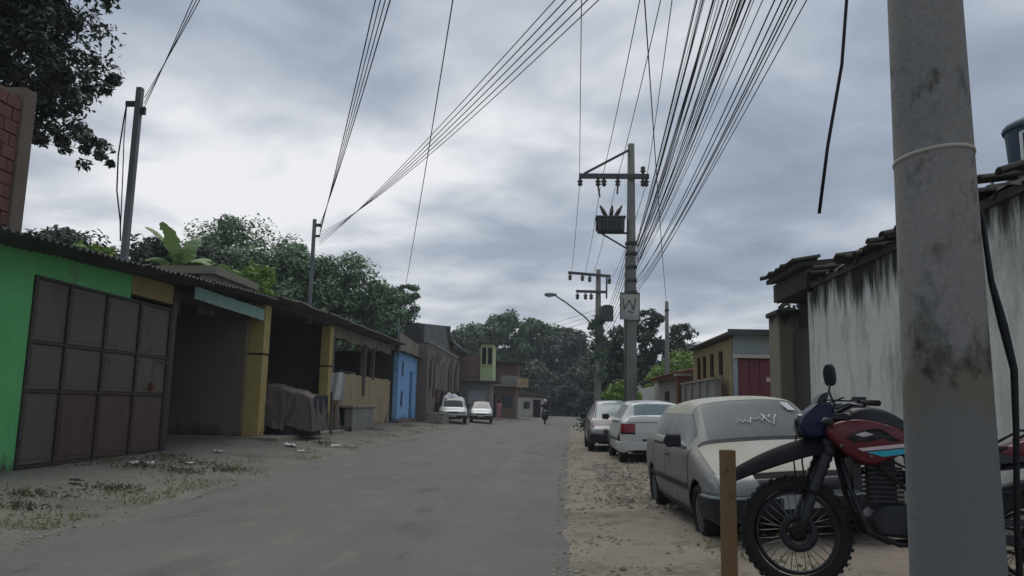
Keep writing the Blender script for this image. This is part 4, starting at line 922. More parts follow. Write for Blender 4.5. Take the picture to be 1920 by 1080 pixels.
#       x    zl   zb   zt    w    wt   flag
def hatch_stations(Lf, H, wd, hood, tail):
    return [(0, .30, .50, .56, wd*.78, wd*.66, ''), (.06, .24, .56, .635, wd*.90, wd*.76, ''), (.28, .21, .64, .72, wd*.965, wd*.82, ''), (.62, .20, .72, .80, wd*.985, wd*.82, ''),
            (hood-.06, .20, .82, .885, wd*.99, wd*.82, ''), (hood, .20, .84, .905, wd*.99, wd*.82, 'ws'), (hood+.14, .20, .86, 1.025, wd, wd*.795, 'ws2'), (hood+.56, .20, .88, H-.07, wd, wd*.70, 'ws2'), (hood+.66, .20, .885, H-.025, wd, wd*.685, 'side'),
            (hood+1.10, .20, .89, H, wd, wd*.685, 'side'), (hood+1.14, .20, .89, H, wd, wd*.685, ''), (hood+1.24, .20, .89, H, wd, wd*.685, 'side'), (hood+1.30, .20, .89, H-.002, wd, wd*.685, 'side'),
            (hood+1.86, .21, .90, H-.03, wd*.99, wd*.68, 'side'), (hood+2.0, .22, .91, H-.05, wd*.985, wd*.675, ''), (Lf-.46, .23, .92, H-.045, wd*.98, wd*.68, ''), (Lf-.40, .23, .92, H-.06, wd*.98, wd*.68, 'rw'),
            (Lf-.13, .25, .91, .985, wd*.96, wd*.72, ''), (Lf-.08, .25, .88, .94, wd*.95, wd*.74, ''), (Lf-.03, .27, .78, .85, wd*.92, wd*.74, ''), (Lf, .30, .60, .66, wd*.86, wd*.70, '')]
def silver_extras(root, me):
    w_ = .8
    patch(me, 'bonnet', M['hood_dirt'], root, (.16, .93, -.69, .69, .60, 1), .004, .004, nrm=(0, 0, 1))
    for sy in (1, -1):
        lo, hi = (.40, .70) if sy > 0 else (-.70, -.40)
        patch(me, 'headlight', M['lens'], root, (-.1, .34, lo, hi, .50, .655), .010, nrm=(-1, sy*.4, .1))
        a, c_ = (.705, 1) if sy > 0 else (-1, -.705)
        patch(me, 'indicator', M['lens'], root, (-.1, .42, a, c_, .51, .63), .008)
        seam(root, me, 1.02, .26, .86, sy, w_); seam(root, me, 2.15, .26, .88, sy, w_); seam(root, me, 2.95, .45, .88, sy, w_)
        yy = (.5, 2) if sy > 0 else (-2, -.5)
        patch(me, 'side_moulding', M['black_plastic'], root, (1.05, 2.9, *yy, .47, .53), .012, .004)
        patch(me, 'sill', M['black_plastic'], root, (.95, 2.7, *yy, .2, .285), .006)
        o = patch(me, 'door_handle', M['black_plastic'], root, (1.86, 2.02, *yy, .755, .785), .02, .008)
        mirror(root, 1.20, sy*.80, .95, sy, 'black_plastic')
    patch(me, 'bumper', M['black_plastic'], root, (-.2, .5, -1, 1, .28, .47), .035, .01)
    patch(me, 'bumper_strip', M['zinc'], root, (-.2, .42, -1, 1, .465, .49), .038, .006)
    patch(me, 'grille', M['black_plastic'], root, (-.2, .3, -.38, .38, .525, .62), .006)
    patch(me, 'air_intake', M['dark'], root, (-.2, .3, -.45, .45, .30, .37), .048)
    patch(me, 'bonnet_gap', M['dark'], root, (.02, .16, -.7, .7, .635, 1), .0035)
    patch(me, 'cowl', M['black_plastic'], root, (.90, .985, -.68, .68, .80, 1), .006, nrm=(0, 0, 1))
    patch(me, 'roof_dust', M['hood_dirt'], root, (1.56, 3.0, -.6, .6, 1.2, 2), .003, nrm=(0, 0, 1))
    MB().box(-.055, -.035, -.2, .2, .38, .47).build('number_plate', M['plate'], root)
    for y0, y1 in ((.52, .0), (-.02, -.48)): MB().tube([(.965, y0, .925), (1.0, y0-.1, .945), (1.03, y1, .965)], .010, 5).build('wiper', M['dark'], root)
    # whitish hand marks on the windscreen and a sticker in its upper corner
    def on_ws(y, t): return (.955+.60*t-.012, y, .915+.445*t+.02-.03*(abs(y)/.5)**2)
    pts = []
    for k in range(15): pts.append(on_ws(.20-.026*k, .38+.05*math.sin(k*2.3)+.03*math.sin(k*1.1)+.008*k))
    MB().tube(pts, .006, 5).build('white_marking', M['screen_mark'], root)
    pts = [on_ws(-.08, .55), on_ws(-.12, .38), on_ws(-.16, .30), on_ws(-.20, .46), on_ws(-.23, .54)]
    MB().tube(pts, .006, 5).build('white_marking', M['screen_mark'], root)
    b = MB(); c0 = on_ws(-.40, .74)
    b.add([on_ws(-.34, .84), on_ws(-.42, .84), on_ws(-.47, .66), on_ws(-.39, .66)], [(0, 1, 2, 3)]); b.build('sticker', M['screen_mark'], root)
st = hatch_stations(3.72, 1.37, .80, .93, 0)
make_car('parked_hatchback', 'dusty silver hatchback with bleached bonnet and scribbled windscreen, behind the timber stake', st, 3, 'paint_grey', (2.25, 7.25, .035), (R(0), R(-3.6), 0), (.74, 3.16), .27, .695, ws='ws_dirty', rim='rim', extras=silver_extras)
hb = bpy.data.objects['parked_hatchback']; hb.rotation_euler = Matrix.Rotation(R(90+3), 3, 'Z').to_euler()
hb.rotation_euler = (Matrix.Rotation(R(-3.6), 3, 'Y') @ Matrix.Rotation(R(93), 3, 'Z')).to_euler()
def white_extras(root, me):
    Lf = 3.75
    for sy in (1, -1):
        a, c_ = (.50, 1) if sy > 0 else (-1, -.50)
        patch(me, 'tail_light', M['red_lens'], root, (Lf-.30, Lf+.1, a, c_, .66, .84), .010)
        patch(me, 'light_band', M['dark'], root, (Lf-.30, Lf+.1, a, c_, .625, .662), .010)
        yy = (.5, 2) if sy > 0 else (-2, -.5)
        seam(root, me, 1.05, .26, .86, sy, .8); seam(root, me, 2.15, .26, .88, sy, .8)
        patch(me, 'side_moulding', M['black_plastic'], root, (1.0, 3.2, *yy, .47, .52), .010, .004)
        mirror(root, 1.22, sy*.82, .96, sy, 'black_plastic')
    patch(me, 'bumper', M['paint_white'], root, (Lf-.5, Lf+.2, -1, 1, .27, .47), .05, .012)
    patch(me, 'number_plate', M['plate'], root, (Lf-.1, Lf+.1, -.2, .2, .52, .63), .012)
    patch(me, 'plate_recess', M['dark'], root, (Lf-.1, Lf+.1, -.34, .34, .49, .525), .008)
    MB().lathe([(0, .02), (.05, .02), (.055, 0)], axis='X', n=14, c=(Lf-.03, 0, .80)).build('badge', M['black_plastic'], root)
    MB().tube([(Lf-.02, -.10, .715), (Lf-.01, .10, .715)], .016, 6).build('boot_handle', M['chrome'], root)
    patch(me, 'boot_lip', M['paint_white'], root, (Lf-.17, Lf-.05, -.64, .64, .86, 1.0), .012, .006)
    MB().tube([(Lf-.2, -.05, .995), (Lf-.27, .25, 1.06)], .008, 5).build('wiper', M['dark'], root)
make_car('parked_hatchback', 'white hatchback seen from behind, parked past the silver one', hatch_stations(3.75, 1.36, .81, .95, 0), 2, 'paint_white', (2.2, 17.2+3.75, .06), (0, 0, R(-89)), (.76, 3.18), .28, .70, extras=white_extras)
def red_extras(root, me):
    for sy in (1, -1):
        lo, hi = (.40, .72) if sy > 0 else (-.72, -.40)
        patch(me, 'headlight', M['lens'], root, (-.1, .34, lo, hi, .50, .64), .010, nrm=(-1, sy*.4, .1))
        seam(root, me, 1.05, .26, .86, sy, .8)
        mirror(root, 1.22, sy*.82, .96, sy, 'black_plastic')
    patch(me, 'bumper', M['black_plastic'], root, (-.2, .5, -1, 1, .28, .46), .035, .01)
    patch(me, 'grille', M['black_plastic'], root, (-.2, .3, -.38, .38, .525, .61), .006)
    MB().box(-.055, -.035, -.2, .2, .38, .47).build('number_plate', M['plate'], root)
make_car('parked_hatchback', 'dark red hatchback half hidden behind the white one', hatch_stations(3.7, 1.42, .79, .93, 0), 2, 'paint_red', (1.78, 21.7, .03), (0, 0, R(90)), (.74, 3.12), .27, .69, ws='ws_sky', extras=red_extras)
# far white pickup with a covered load, and the small white car behind it
def pick_extras(root, me):
    for sy in (1, -1):
        lo, hi = (.42, .76) if sy > 0 else (-.76, -.42)
        patch(me, 'headlight', M['lens'], root, (-.1, .34, lo, hi, .58, .72), .012, nrm=(-1, sy*.4, .1)); mirror(root, 1.3, sy*.86, 1.1, sy, 'black_plastic')
    patch(me, 'bumper', M['black_plastic'], root, (-.2, .5, -1, 1, .30, .50), .035, .01)
    patch(me, 'grille', M['black_plastic'], root, (-.2, .3, -.38, .38, .60, .70), .006); MB().box(-.055, -.035, -.2, .2, .40, .49).build('number_plate', M['plate'], root)
pst = [(0, .36, .60, .66, .68, .58, ''), (.06, .30, .66, .735, .78, .66, ''), (.3, .27, .74, .82, .83, .72, ''), (.9, .26, .86, .92, .85, .70, ''), (.98, .26, .88, .945, .85, .70, 'ws'), (1.12, .26, .90, 1.08, .85, .68, 'ws2'), (1.52, .26, .92, 1.44, .85, .60, 'ws2'), (1.62, .26, .92, 1.48, .85, .59, 'side'),
       (2.25, .26, .93, 1.49, .85, .59, ''), (2.38, .26, .93, 1.42, .85, .59, ''), (2.46, .26, .93, .98, .85, .70, ''), (2.8, .26, .93, .96, .85, .72, ''), (4.1, .30, .93, .96, .84, .72, ''), (4.2, .36, .85, .90, .80, .7, '')]
pk, _ = make_car('parked_pickup', 'white pickup with a white covered load, parked on the left far up the street', pst, 2, 'paint_white', (-5.8, 46.4, .08), (0, 0, R(97)), (.8, 3.35), .30, .72, extras=pick_extras, kind='pickup')
ld = MB().grid(lambda u, v: (2.55+1.6*u, (-.78+1.56*v), .98+(.62+.30*v)*math.sin(math.pi*min(1, max(0, v)))**.35*math.sin(math.pi*u)**.3+.22*nz(u*4, v*5, 1, 2)), 20, 20).build('load_cover', M['tarp_white'], pk)
make_car('parked_hatchback', 'small white hatchback parked beyond the loaded pickup', hatch_stations(3.4, 1.38, .74, .85, 0), 2, 'paint_white', (-4.55, 51.0, .05), (0, 0, R(95)), (.70, 2.9), .26, .64, extras=red_extras)
# ------------------------------------------------------------------ motorcycle (local: x forward, z up)
bike = thing('motorcycle', 'red and black trail motorcycle with high black mudguard, standing behind the near concrete pole', 'motorcycle', (1.52, 5.12, .175))
bike.rotation_euler = (R(5), 0, R(180-4))
def spoked(name, x, z, r, tw, parent):
    t = bpy.data.objects.new(name, None); COL.objects.link(t); t.parent = parent; t.location = (x, 0, z)
    prof = []
    for k in range(13):
        a = -math.pi*.62+1.24*math.pi*k/12; prof.append((r-tw*.62+math.cos(a)*tw*.62, math.sin(a)*tw*.5))
    mb = MB(); mb.lathe(prof, axis='Y', n=44, closed=True)
    for k in range(44):
        a = 2*math.pi*k/44; c_, s_ = math.cos(a), math.sin(a)
        for y in ((-.022, .022) if k % 2 else (-.036, 0, .036)):
            rr = r-.004-abs(y)*.25; mb.bar((c_*rr, y-.011, s_*rr), (c_*rr, y+.011, s_*rr), .022, .028, up=(c_, 0, s_))
    mb.build('tyre', M['rubber'], t)
    rb = MB(); ri = r-tw*1.18
    rb.lathe([(ri, -.022), (ri+.012, -.024), (ri+.02, 0), (ri+.012, .024), (ri, .022), (ri-.006, 0)], axis='Y', n=44, closed=True); rb.build('rim', M['bike_black'], t)
    sp = MB()
    for k in range(32):
        a = 2*math.pi*k/32; b_ = a+(.5 if k % 4 < 2 else -.5); s_ = 1 if k % 2 else -1
        sp.tube([(math.cos(b_)*.04, .03*s_, math.sin(b_)*.04), (math.cos(a)*ri, .004*s_, math.sin(a)*ri)], .0028, 4)
    sp.build('spokes', M['rim'], t)
    MB().lathe([(0, -.06), (.03, -.06), (.045, -.045), (.03, -.03), (.03, .03), (.055, .05), (.02, .06), (0, .06)], axis='Y', n=16).build('hub', M['engine'], t)
    MB().lathe([(.07, .062), (.115, .062), (.115, .066), (.07, .066)], axis='Y', n=28, closed=True).build('brake_disc', M['engine'], t)
    return t
spoked('front_wheel', 0, .335, .335, .085, bike); spoked('rear_wheel', -1.34, .31, .31, .11, bike)
def bp_(name, mb, m, bevel=0., sub=0):
    o = mb.build(name, M[m], bike, bevel=bevel)
    if sub:
        s_ = o.modifiers.new('s', 'SUBSURF'); s_.levels = s_.render_levels = sub
        for p in o.data.polygons: p.use_smooth = True
    return o
HX, HZ = -.22, .86       # steering head, lower clamp
for sy in (1, -1):
    bp_('fork_leg', MB().tube([(0, sy*.085, .335), (-.035, sy*.085, .42), (-.10, sy*.085, .62)], [.03, .032, .03], 10), 'engine')
    bp_('fork_boot', MB().tube([(-.085+.0-.0*k-.0095*k, sy*.085, .575+.0215*k) for k in range(13)], [(.034 if k % 2 else .042) for k in range(13)], 12), 'bike_black')
bp_('triple_clamp', MB().box(HX-.05, HX+.06, -.12, .12, HZ, HZ+.045).box(HX-.10, HX+.01, -.12, .12, HZ+.16, HZ+.20), 'bike_black', .008)
bp_('steering_head', MB().tube([(HX-.02, 0, HZ+.02), (HX-.07, 0, HZ+.18)], .035, 12), 'bike_black')
# high mudguard: arched channel
def mud(u, v):
    a = u; x = .43-.98*a; z = .615+.29*math.sin(min(1, (a+.03)/.78)*math.pi*.5)**.9-.03*max(0, a-.78)
    wv = .095*(1-.55*(1-min(1, a*2.2))**2)*(1-.5*max(0, a-.6)); t = 2*v-1
    return (x, wv*t*1.15, z+.03*(1-t*t)-(.03+.045*math.sin(math.pi*min(1, a*1.15)))*abs(t)**2.5)
mb = MB().grid(mud, 22, 10).grid(lambda u, v: (mud(u, v)[0], mud(u, v)[1]*.95, mud(u, v)[2]-.012), 22, 10)
bp_('front_mudguard', mb, 'mudguard')
# headlight fairing
bp_('headlight_fairing', MB().pillow([(HX+.14, .90), (HX+.20, .96), (HX+.17, 1.05), (HX+.08, 1.13), (HX-.02, 1.14), (HX-.04, 1.02), (HX+.0, .92)], -.115, .115, .22, .05), 'bike_blue')
bp_('headlight', MB().lathe([(0, .02), (.05, .015), (.075, 0), (.078, -.03)], axis='X', n=20, c=(HX+.180, 0, .99)), 'glass_dark')
bp_('number_panel', MB().pillow([(HX+.03, 1.10), (HX+.10, 1.08), (HX+.05, 1.19), (HX-.01, 1.20)], -.09, .09, .2, .02), 'bike_black')
for sy in (1, -1):
    bp_('indicator', MB().tube([(HX+.04, sy*.1, 1.0), (HX+.05, sy*.19, 1.0)], .012, 6).lathe([(0, -.04), (.022, -.03), (.026, .02), (0, .04)], axis='X', n=10, c=(HX+.05, sy*.21, 1.0)), 'bike_black')
hbm = MB().tube([(HX-.19, .40, 1.10), (HX-.13, .25, 1.12), (HX-.075, .10, 1.085), (HX-.07, 0, 1.08), (HX-.075, -.10, 1.085), (HX-.13, -.25, 1.12), (HX-.19, -.40, 1.10)], .0125, 10)
hbo = bp_('handlebar', hbm.tube([(HX-.11, .2, 1.12), (HX-.11, -.2, 1.12)], .009, 8), 'bike_black')
for sy in (1, -1):
    MB().tube([(HX-.15, sy*.29, 1.113), (HX-.19, sy*.415, 1.099)], .018, 10).build('grip', M['rubber'], hbo)
    MB().tube([(HX-.11, sy*.26, 1.12), (HX-.06, sy*.3, 1.105), (HX-.10, sy*.41, 1.085)], .008, 6).build('lever', M['rim'], hbo)
    MB().box(HX-.17, HX-.10, sy*.23-.03, sy*.23+.03, 1.09, 1.15).build('switch_box', M['bike_black'], hbo)
    if sy > 0: continue
    MB().tube([(HX-.13, sy*.245, 1.12), (HX-.10, sy*.29, 1.24), (HX-.115, sy*.315, 1.29)], .008, 8).build('mirror_stem', M['bike_black'], hbo)
    o = MB().pillow([(-.045, -.07), (.045, -.07), (.055, .03), (.03, .085), (-.03, .085), (-.055, .03)], -.014, .014, .3, .010).build('mirror', M['bike_black'], hbo)
    o.location = (HX-.12, sy*.32, 1.35); o.rotation_euler = (0, R(6), R(60*sy+0))
cb = MB()
for (p_, q_) in (((HX+.05, .06, 1.08), (-.05, .09, .62)), ((HX+.06, -.05, 1.08), (-.03, -.08, .66)), ((HX-.1, .2, 1.13), (HX+.14, .04, 1.06)), ((HX-.1, -.2, 1.13), (HX+.13, -.05, 1.07)), ((HX-.08, .12, 1.16), (HX+.03, .02, .92))):
    a = Vector(p_); b_ = Vector(q_); cb.tube([a, a.lerp(b_, .3)+Vector((.07, 0, .03)), a.lerp(b_, .7)+Vector((.05, 0, 0)), b_], .0055, 6)
bp_('control_cable', cb, 'rubber')
# tank, shrouds, seat, side panels
bp_('fuel_tank', MB().pillow([(HX-.07, .92), (HX-.05, 1.03), (HX-.16, 1.12), (HX-.34, 1.10), (HX-.52, .98), (HX-.54, .89), (HX-.3, .83)], -.128, .128, .35, .09), 'bike_black')
bp_('fuel_cap', MB().lathe([(0, .025), (.035, .025), (.04, .0)], n=14, c=(HX-.23, 0, 1.105)), 'chrome')
for sy in (1, -1):
    y0, y1 = (.127, .185) if sy > 0 else (-.185, -.127)
    bp_('side_shroud', MB().pillow([(HX+.06, .93), (HX+.03, 1.0), (HX-.16, 1.035), (HX-.36, .99), (HX-.50, .90), (HX-.36, .80), (HX-.20, .735), (HX-.07, .80)], y0-.02*(sy > 0), y1+.02*(sy < 0), .16, .05), 'bike_red')
    yo = .1862 if sy > 0 else -.1862
    def decal(poly, m, nm, k=0.):
        y_ = yo+k*sy; bp_(nm, MB().prism(poly, min(y_, y_+.003*sy), max(y_, y_+.003*sy)), m)
    decal([(HX-.12, .846), (HX-.42, .885), (HX-.44, .865), (HX-.15, .83)], 'bike_white', 'white_stripe')
    decal([(HX-.17, .825), (HX-.44, .858), (HX-.425, .825), (HX-.27, .80)], 'bike_cyan', 'cyan_stripe')
    decal([(HX-.07, .93), (HX-.2, .965), (HX-.33, .93), (HX-.26, .905), (HX-.14, .90)], 'bike_black', 'dark_graphic')
    decal([(HX-.11, .928), (HX-.17, .947), (HX-.22, .932), (HX-.16, .915)], 'bike_white', 'pale_graphic', .0031)
    bp_('side_panel', MB().pillow([(HX-.50, .88), (HX-.80, .86), (HX-.98, .80), (HX-.86, .66), (HX-.62, .64), (HX-.50, .74)], y0-.01*sy, y1-.02*sy, .15, .015), 'bike_black')
def seat(u, v):
    x = HX-.40-.78*u; t = 2*v-1; z = .985-.135*math.sin(min(1, u*1.6)*math.pi*.5)+.055*max(0, u-.45)**1.0*2
    wv = .115*(.75+.25*min(1, u*2.5))*(1-.35*max(0, u-.75)); return (x, wv*t*(1.0 if abs(t) < .95 else 1.02), z-.10*abs(t)**4+.0)
bp_('seat', MB().grid(seat, 20, 14).grid(lambda u, v: (seat(u, v)[0], seat(u, v)[1]*.96, seat(u, v)[2]-.09+.05*abs(2*v-1)**4), 20, 14), 'bike_black')
bp_('tail_fairing', MB().pillow([(HX-.95, .86), (HX-1.22, .965), (HX-1.38, .97), (HX-1.42, .93), (HX-1.2, .85), (HX-1.0, .80)], -.10, .10, .25, .04), 'bike_red')
bp_('rear_mudguard', MB().prism([(HX-1.25, .86), (HX-1.42, .92), (HX-1.58, .72), (HX-1.55, .70), (HX-1.38, .84)], -.07, .07, .1, .015), 'bike_black')
bp_('tail_light', MB().prism([(HX-1.40, .90), (HX-1.45, .93), (HX-1.46, .89), (HX-1.43, .87)], -.06, .06, .15, .015), 'red_lens')
bp_('luggage_rack', MB().tube([(HX-1.05, .1, .92), (HX-1.2, .13, 1.0), (HX-1.42, .12, 1.0), (HX-1.45, 0, 1.0), (HX-1.42, -.12, 1.0), (HX-1.2, -.13, 1.0), (HX-1.05, -.1, .92)], .009, 8), 'bike_black')
# frame, engine, exhaust
fr = MB()
for sy in (1, -1):
    fr.tube([(HX-.03, sy*.03, .92), (HX-.10, sy*.07, .6), (HX-.18, sy*.09, .36), (HX-.35, sy*.1, .29), (HX-.68, sy*.1, .31)], .017, 8)
    fr.tube([(HX-.06, sy*.03, 1.0), (HX-.45, sy*.08, .88), (HX-.68, sy*.1, .6), (HX-.68, sy*.1, .31)], .017, 8)
    fr.tube([(HX-.5, sy*.09, .86), (HX-1.3, sy*.08, .88)], .014, 8)
bp_('frame', fr, 'bike_black')
en = MB(); en.prism([(HX-.22, .34), (HX-.18, .44), (HX-.26, .52), (HX-.42, .53), (HX-.62, .50), (HX-.66, .38), (HX-.56, .31)], -.13, .13, .12, .03)
eo = bp_('engine', en, 'engine', .01)
for k in range(8):
    z = .53+.028*k; o = MB().box(HX-.40, HX-.20, -.10, .10, z, z+.016); o.build('cooling_fin', M['engine'], eo)
MB().box(HX-.37, HX-.23, -.07, .07, .50, .80).build('cylinder', M['engine'], eo)
for sy in (1, -1): MB().lathe([(0, .02), (.09, .02), (.105, 0), (.105, -.02)] if sy > 0 else [(0, -.02), (.09, -.02), (.105, 0), (.105, .02)], axis='Y', n=22, c=(HX-.50, sy*.135, .42)).build('engine_cover', M['bike_black'], eo)
bp_('exhaust', MB().tube([(HX-.22, -.05, .72), (HX-.10, -.10, .66), (HX-.14, -.14, .46), (HX-.4, -.16, .40), (HX-.75, -.16, .46), (HX-.95, -.17, .58), (HX-1.45, -.18, .70)], [.02, .02, .02, .022, .03, .05, .055], 12), 'bike_black')
for sy in (1, -1): bp_('swingarm', MB().bar((HX-.64, sy*.10, .40), (-1.36, sy*.10, .31), .03, .055), 'bike_black')
bp_('shock_absorber', MB().tube([(HX-.66+0*k-.012*k, 0, .50+.022*k) for k in range(13)], [(.034 if k % 2 else .024) for k in range(13)], 12), 'bike_red')
for sy in (1, -1): bp_('footpeg', MB().box(HX-.60, HX-.55, sy*.13-.0, sy*.24, .315, .335) if sy > 0 else MB().box(HX-.60, HX-.55, -.24, -.13, .315, .335), 'rubber')
bp_('side_stand', MB().tube([(HX-.5, .12, .30), (HX-.56, .26, .02), (HX-.52, .29, .005)], .011, 8), 'bike_black')
bp_('chain', MB().tube([(HX-.60, .09, .47), (-1.33, .085, .385)], .010, 6).tube([(HX-.60, .09, .36), (-1.33, .085, .24)], .010, 6), 'rubber')
bp_('radiator_guard', MB().box(HX-.16, HX-.11, -.10, .10, .60, .80), 'bike_black')
bp_('carburettor', MB().tube([(HX-.40, 0, .68), (HX-.56, 0, .70)], [.045, .04], 10), 'engine')
bp_('horn', MB().lathe([(0, .03), (.045, .025), (.05, 0), (.03, -.03)], axis='X', n=14, c=(HX+.02, .09, .83)), 'bike_black')
bp_('gear_lever', MB().tube([(HX-.52, .15, .34), (HX-.42, .17, .36), (HX-.38, .20, .37)], .008, 6), 'rim')
bp_('hose', MB().tube([(HX-.22, .11, .80), (HX-.30, .14, .70), (HX-.40, .13, .62), (HX-.46, .12, .52)], .012, 6).tube([(HX-.25, .10, .84), (HX-.36, .15, .76), (HX-.50, .14, .70)], .008, 6), 'rubber')
for (x_, z_) in ((HX-.03, .86), (HX-.20, .80), (HX-.40, .88), (HX-.30, .985)): bp_('bolt', MB().lathe([(0, .004), (.009, .003), (.010, -.004)], axis='Y', n=8, c=(x_, .187, z_)), 'rim')
dc = MB()
for (x_, z_, w_, h_, a_) in ((HX-.10, .90, .05, .018, .3), (HX-.20, .90, .06, .014, -.2), (HX-.28, .945, .05, .012, .5), (HX-.33, .905, .05, .015, .1), (HX-.22, .955, .06, .012, -.1)):
    c_, s2 = math.cos(a_), math.sin(a_)
    dc.prism([(x_-w_*c_, z_-w_*s2), (x_+h_*s2, z_-h_*c_), (x_+w_*c_, z_+w_*s2), (x_-h_*s2, z_+h_*c_)], .1898, .1915)
bp_('worn_graphic', dc, 'rubber')
bp_('chain_guard', MB().box(-1.36, HX-.62, .07, .10, .42, .46), 'bike_black')
# second machine's tail peeping out right of the pole belongs to the same motorcycle
# ------------------------------------------------------------------ people
def skin_mesh(name, verts, edges, radii, m, parent=None, sub=1, root_i=0):
    me = bpy.data.meshes.new(name+'_rig'); me.from_pydata(verts, edges, [])
    ob = bpy.data.objects.new('tmp', me); COL.objects.link(ob)
    md = ob.modifiers.new('k', 'SKIN')
    for i, r_ in enumerate(radii):
        d = me.skin_vertices[0].data[i]; d.radius = r_ if isinstance(r_, tuple) else (r_, r_); d.use_root = (i == root_i)
    s_ = ob.modifiers.new('s', 'SUBSURF'); s_.levels = sub
    dg = bpy.context.evaluated_depsgraph_get(); r2 = bpy.data.meshes.new_from_object(ob.evaluated_get(dg)); bpy.data.objects.remove(ob)
    for p in r2.polygons: p.use_smooth = True
    r2.materials.clear(); return link_mesh(name, r2, M[m], parent)
def person(loc, rz, label, shirt, trousers, sc=1., pose='stand', helmet=False):
    root = thing('person', label, 'person', loc, rz); root.scale = (sc, sc, sc)
    hip = .92; 
    if pose == 'stand':
        J = dict(pel=(0, 0, hip), chest=(0, 0, 1.28), neck=(0, 0, 1.48), head=(0, -.02, 1.62), top=(0, -.01, 1.70),
                 hl=(.09, 0, .88), kl=(.10, -.02, .48), al=(.11, .02, .08), fl=(.12, -.13, .035), hr=(-.09, 0, .88), kr=(-.11, -.06, .49), ar=(-.12, .02, .09), fr=(-.13, -.13, .035),
                 sl=(.18, 0, 1.40), el=(.24, .02, 1.13), wl=(.22, -.10, .90), gl=(.21, -.14, .82), sr=(-.18, 0, 1.40), er=(-.25, .03, 1.13), wr=(-.25, -.04, .88), gr=(-.25, -.07, .80))
    else:
        J = dict(pel=(0, .10, .84), chest=(0, .02, 1.16), neck=(0, -.04, 1.36), head=(0, -.09, 1.49), top=(0, -.08, 1.57),
                 hl=(.10, .08, .80), kl=(.18, -.30, .66), al=(.16, -.16, .34), fl=(.17, -.30, .30), hr=(-.10, .08, .80), kr=(-.18, -.30, .66), ar=(-.16, -.16, .34), fr=(-.17, -.30, .30),
                 sl=(.19, -.02, 1.28), el=(.30, -.18, 1.08), wl=(.32, -.42, 1.05), gl=(.32, -.50, 1.05), sr=(-.19, -.02, 1.28), er=(-.30, -.18, 1.08), wr=(-.32, -.42, 1.05), gr=(-.32, -.50, 1.05))
    def chain(keys, edges, rad_, name, m, k=1.0): 
        idx = {q: i for i, q in enumerate(keys)}
        return skin_mesh(name, [J[q] for q in keys], [(idx[a], idx[b]) for a, b in edges], [rad_[q] if not isinstance(rad_[q], tuple) else rad_[q] for q in keys], m, root)
    rb = dict(pel=(.14, .10), chest=(.15, .10), neck=.055, head=(.078, .095), top=(.06, .07), hl=.085, kl=.055, al=.038, fl=.035, hr=.085, kr=.055, ar=.038, fr=.035, sl=.055, el=.04, wl=.028, gl=.03, sr=.055, er=.04, wr=.028, gr=.03)
    keys = list(J)
    ed = [('pel', 'chest'), ('chest', 'neck'), ('neck', 'head'), ('head', 'top'), ('pel', 'hl'), ('hl', 'kl'), ('kl', 'al'), ('al', 'fl'), ('pel', 'hr'), ('hr', 'kr'), ('kr', 'ar'), ('ar', 'fr'), ('chest', 'sl'), ('sl', 'el'), ('el', 'wl'), ('wl', 'gl'), ('chest', 'sr'), ('sr', 'er'), ('er', 'wr'), ('wr', 'gr')]
    chain(keys, ed, rb, 'body', 'skin')
    rs = {k: ((v[0]*1.13, v[1]*1.15) if isinstance(v, tuple) else v*1.3) for k, v in rb.items()}
    chain(['pel', 'chest', 'sl', 'el', 'sr', 'er'], [('pel', 'chest'), ('chest', 'sl'), ('sl', 'el'), ('chest', 'sr'), ('sr', 'er')], rs, 'shirt', shirt)
    chain(['pel', 'hl', 'kl', 'al', 'hr', 'kr', 'ar'], [('pel', 'hl'), ('hl', 'kl'), ('kl', 'al'), ('pel', 'hr'), ('hr', 'kr'), ('kr', 'ar')], rs, 'trousers', trousers)
    h = Vector(J['head']); mb = MB()
    mb.lathe([(0, .145), (.07, .13), (.115, .07), (.125, 0), (.11, -.05)], n=14, c=h+Vector((0, .015, .03)))
    mb.build('helmet' if helmet else 'hair', M['helmet' if helmet else 'hair'], root)
    fm = MB(); fm.lathe([(0, -.02), (.018, 0), (.012, .02), (0, .03)], n=6, c=h+Vector((0, -.105, .0))); fm.build('nose', M['skin'], root)
    return root
person((-3.75, 56, .12), R(-10), 'person in pink clothes standing at the left kerb beyond the small white car', 'pink', 'pink', .84)
mr = thing('motorcycle', 'dark motorcycle being ridden towards the camera far down the street', 'motorcycle', (-.50, 54, .02))
def mrb(n_, mb, m): return mb.build(n_, M[m], mr)
for y in (-.62, .62):
    mrb('wheel', MB().lathe([(.20, -.04), (.28, -.05), (.30, 0), (.28, .05), (.20, .04)], axis='X', n=20, c=(0, y, .30), closed=True), 'rubber')
mrb('frame', MB().tube([(0, -.6, .3), (0, -.42, .9), (0, -.1, .75), (0, .55, .72)], .04, 8).bar((0, -.3, .35), (0, .62, .32), .1, .06), 'bike_black')
mrb('engine', MB().box(-.13, .13, -.25, .15, .25, .6), 'engine'); mrb('fuel_tank', MB().prism([(-.0, .70), (.0, .9), (.3, .86), (.4, .72)], -.13, .13, .2, .04), 'bike_black')
mrb('handlebar', MB().tube([(-.34, -.36, 1.02), (-.1, -.42, .98), (.1, -.42, .98), (.34, -.36, 1.02)], .014, 6), 'bike_black'); mrb('headlight', MB().lathe([(0, -.06), (.08, -.03), (.09, .05)], axis='Y', n=12, c=(0, -.5, .86)), 'lens')
mrb('mudguard', MB().box(-.06, .06, -.75, -.45, .6, .63), 'bike_black'); mrb('seat', MB().box(-.13, .13, 0, .65, .73, .80), 'rubber')
person((-.50, 54.05, .02), 0, 'rider in dark clothes and white helmet on the distant motorcycle', 'dark_cloth', 'dark_cloth', 1., 'ride', True)
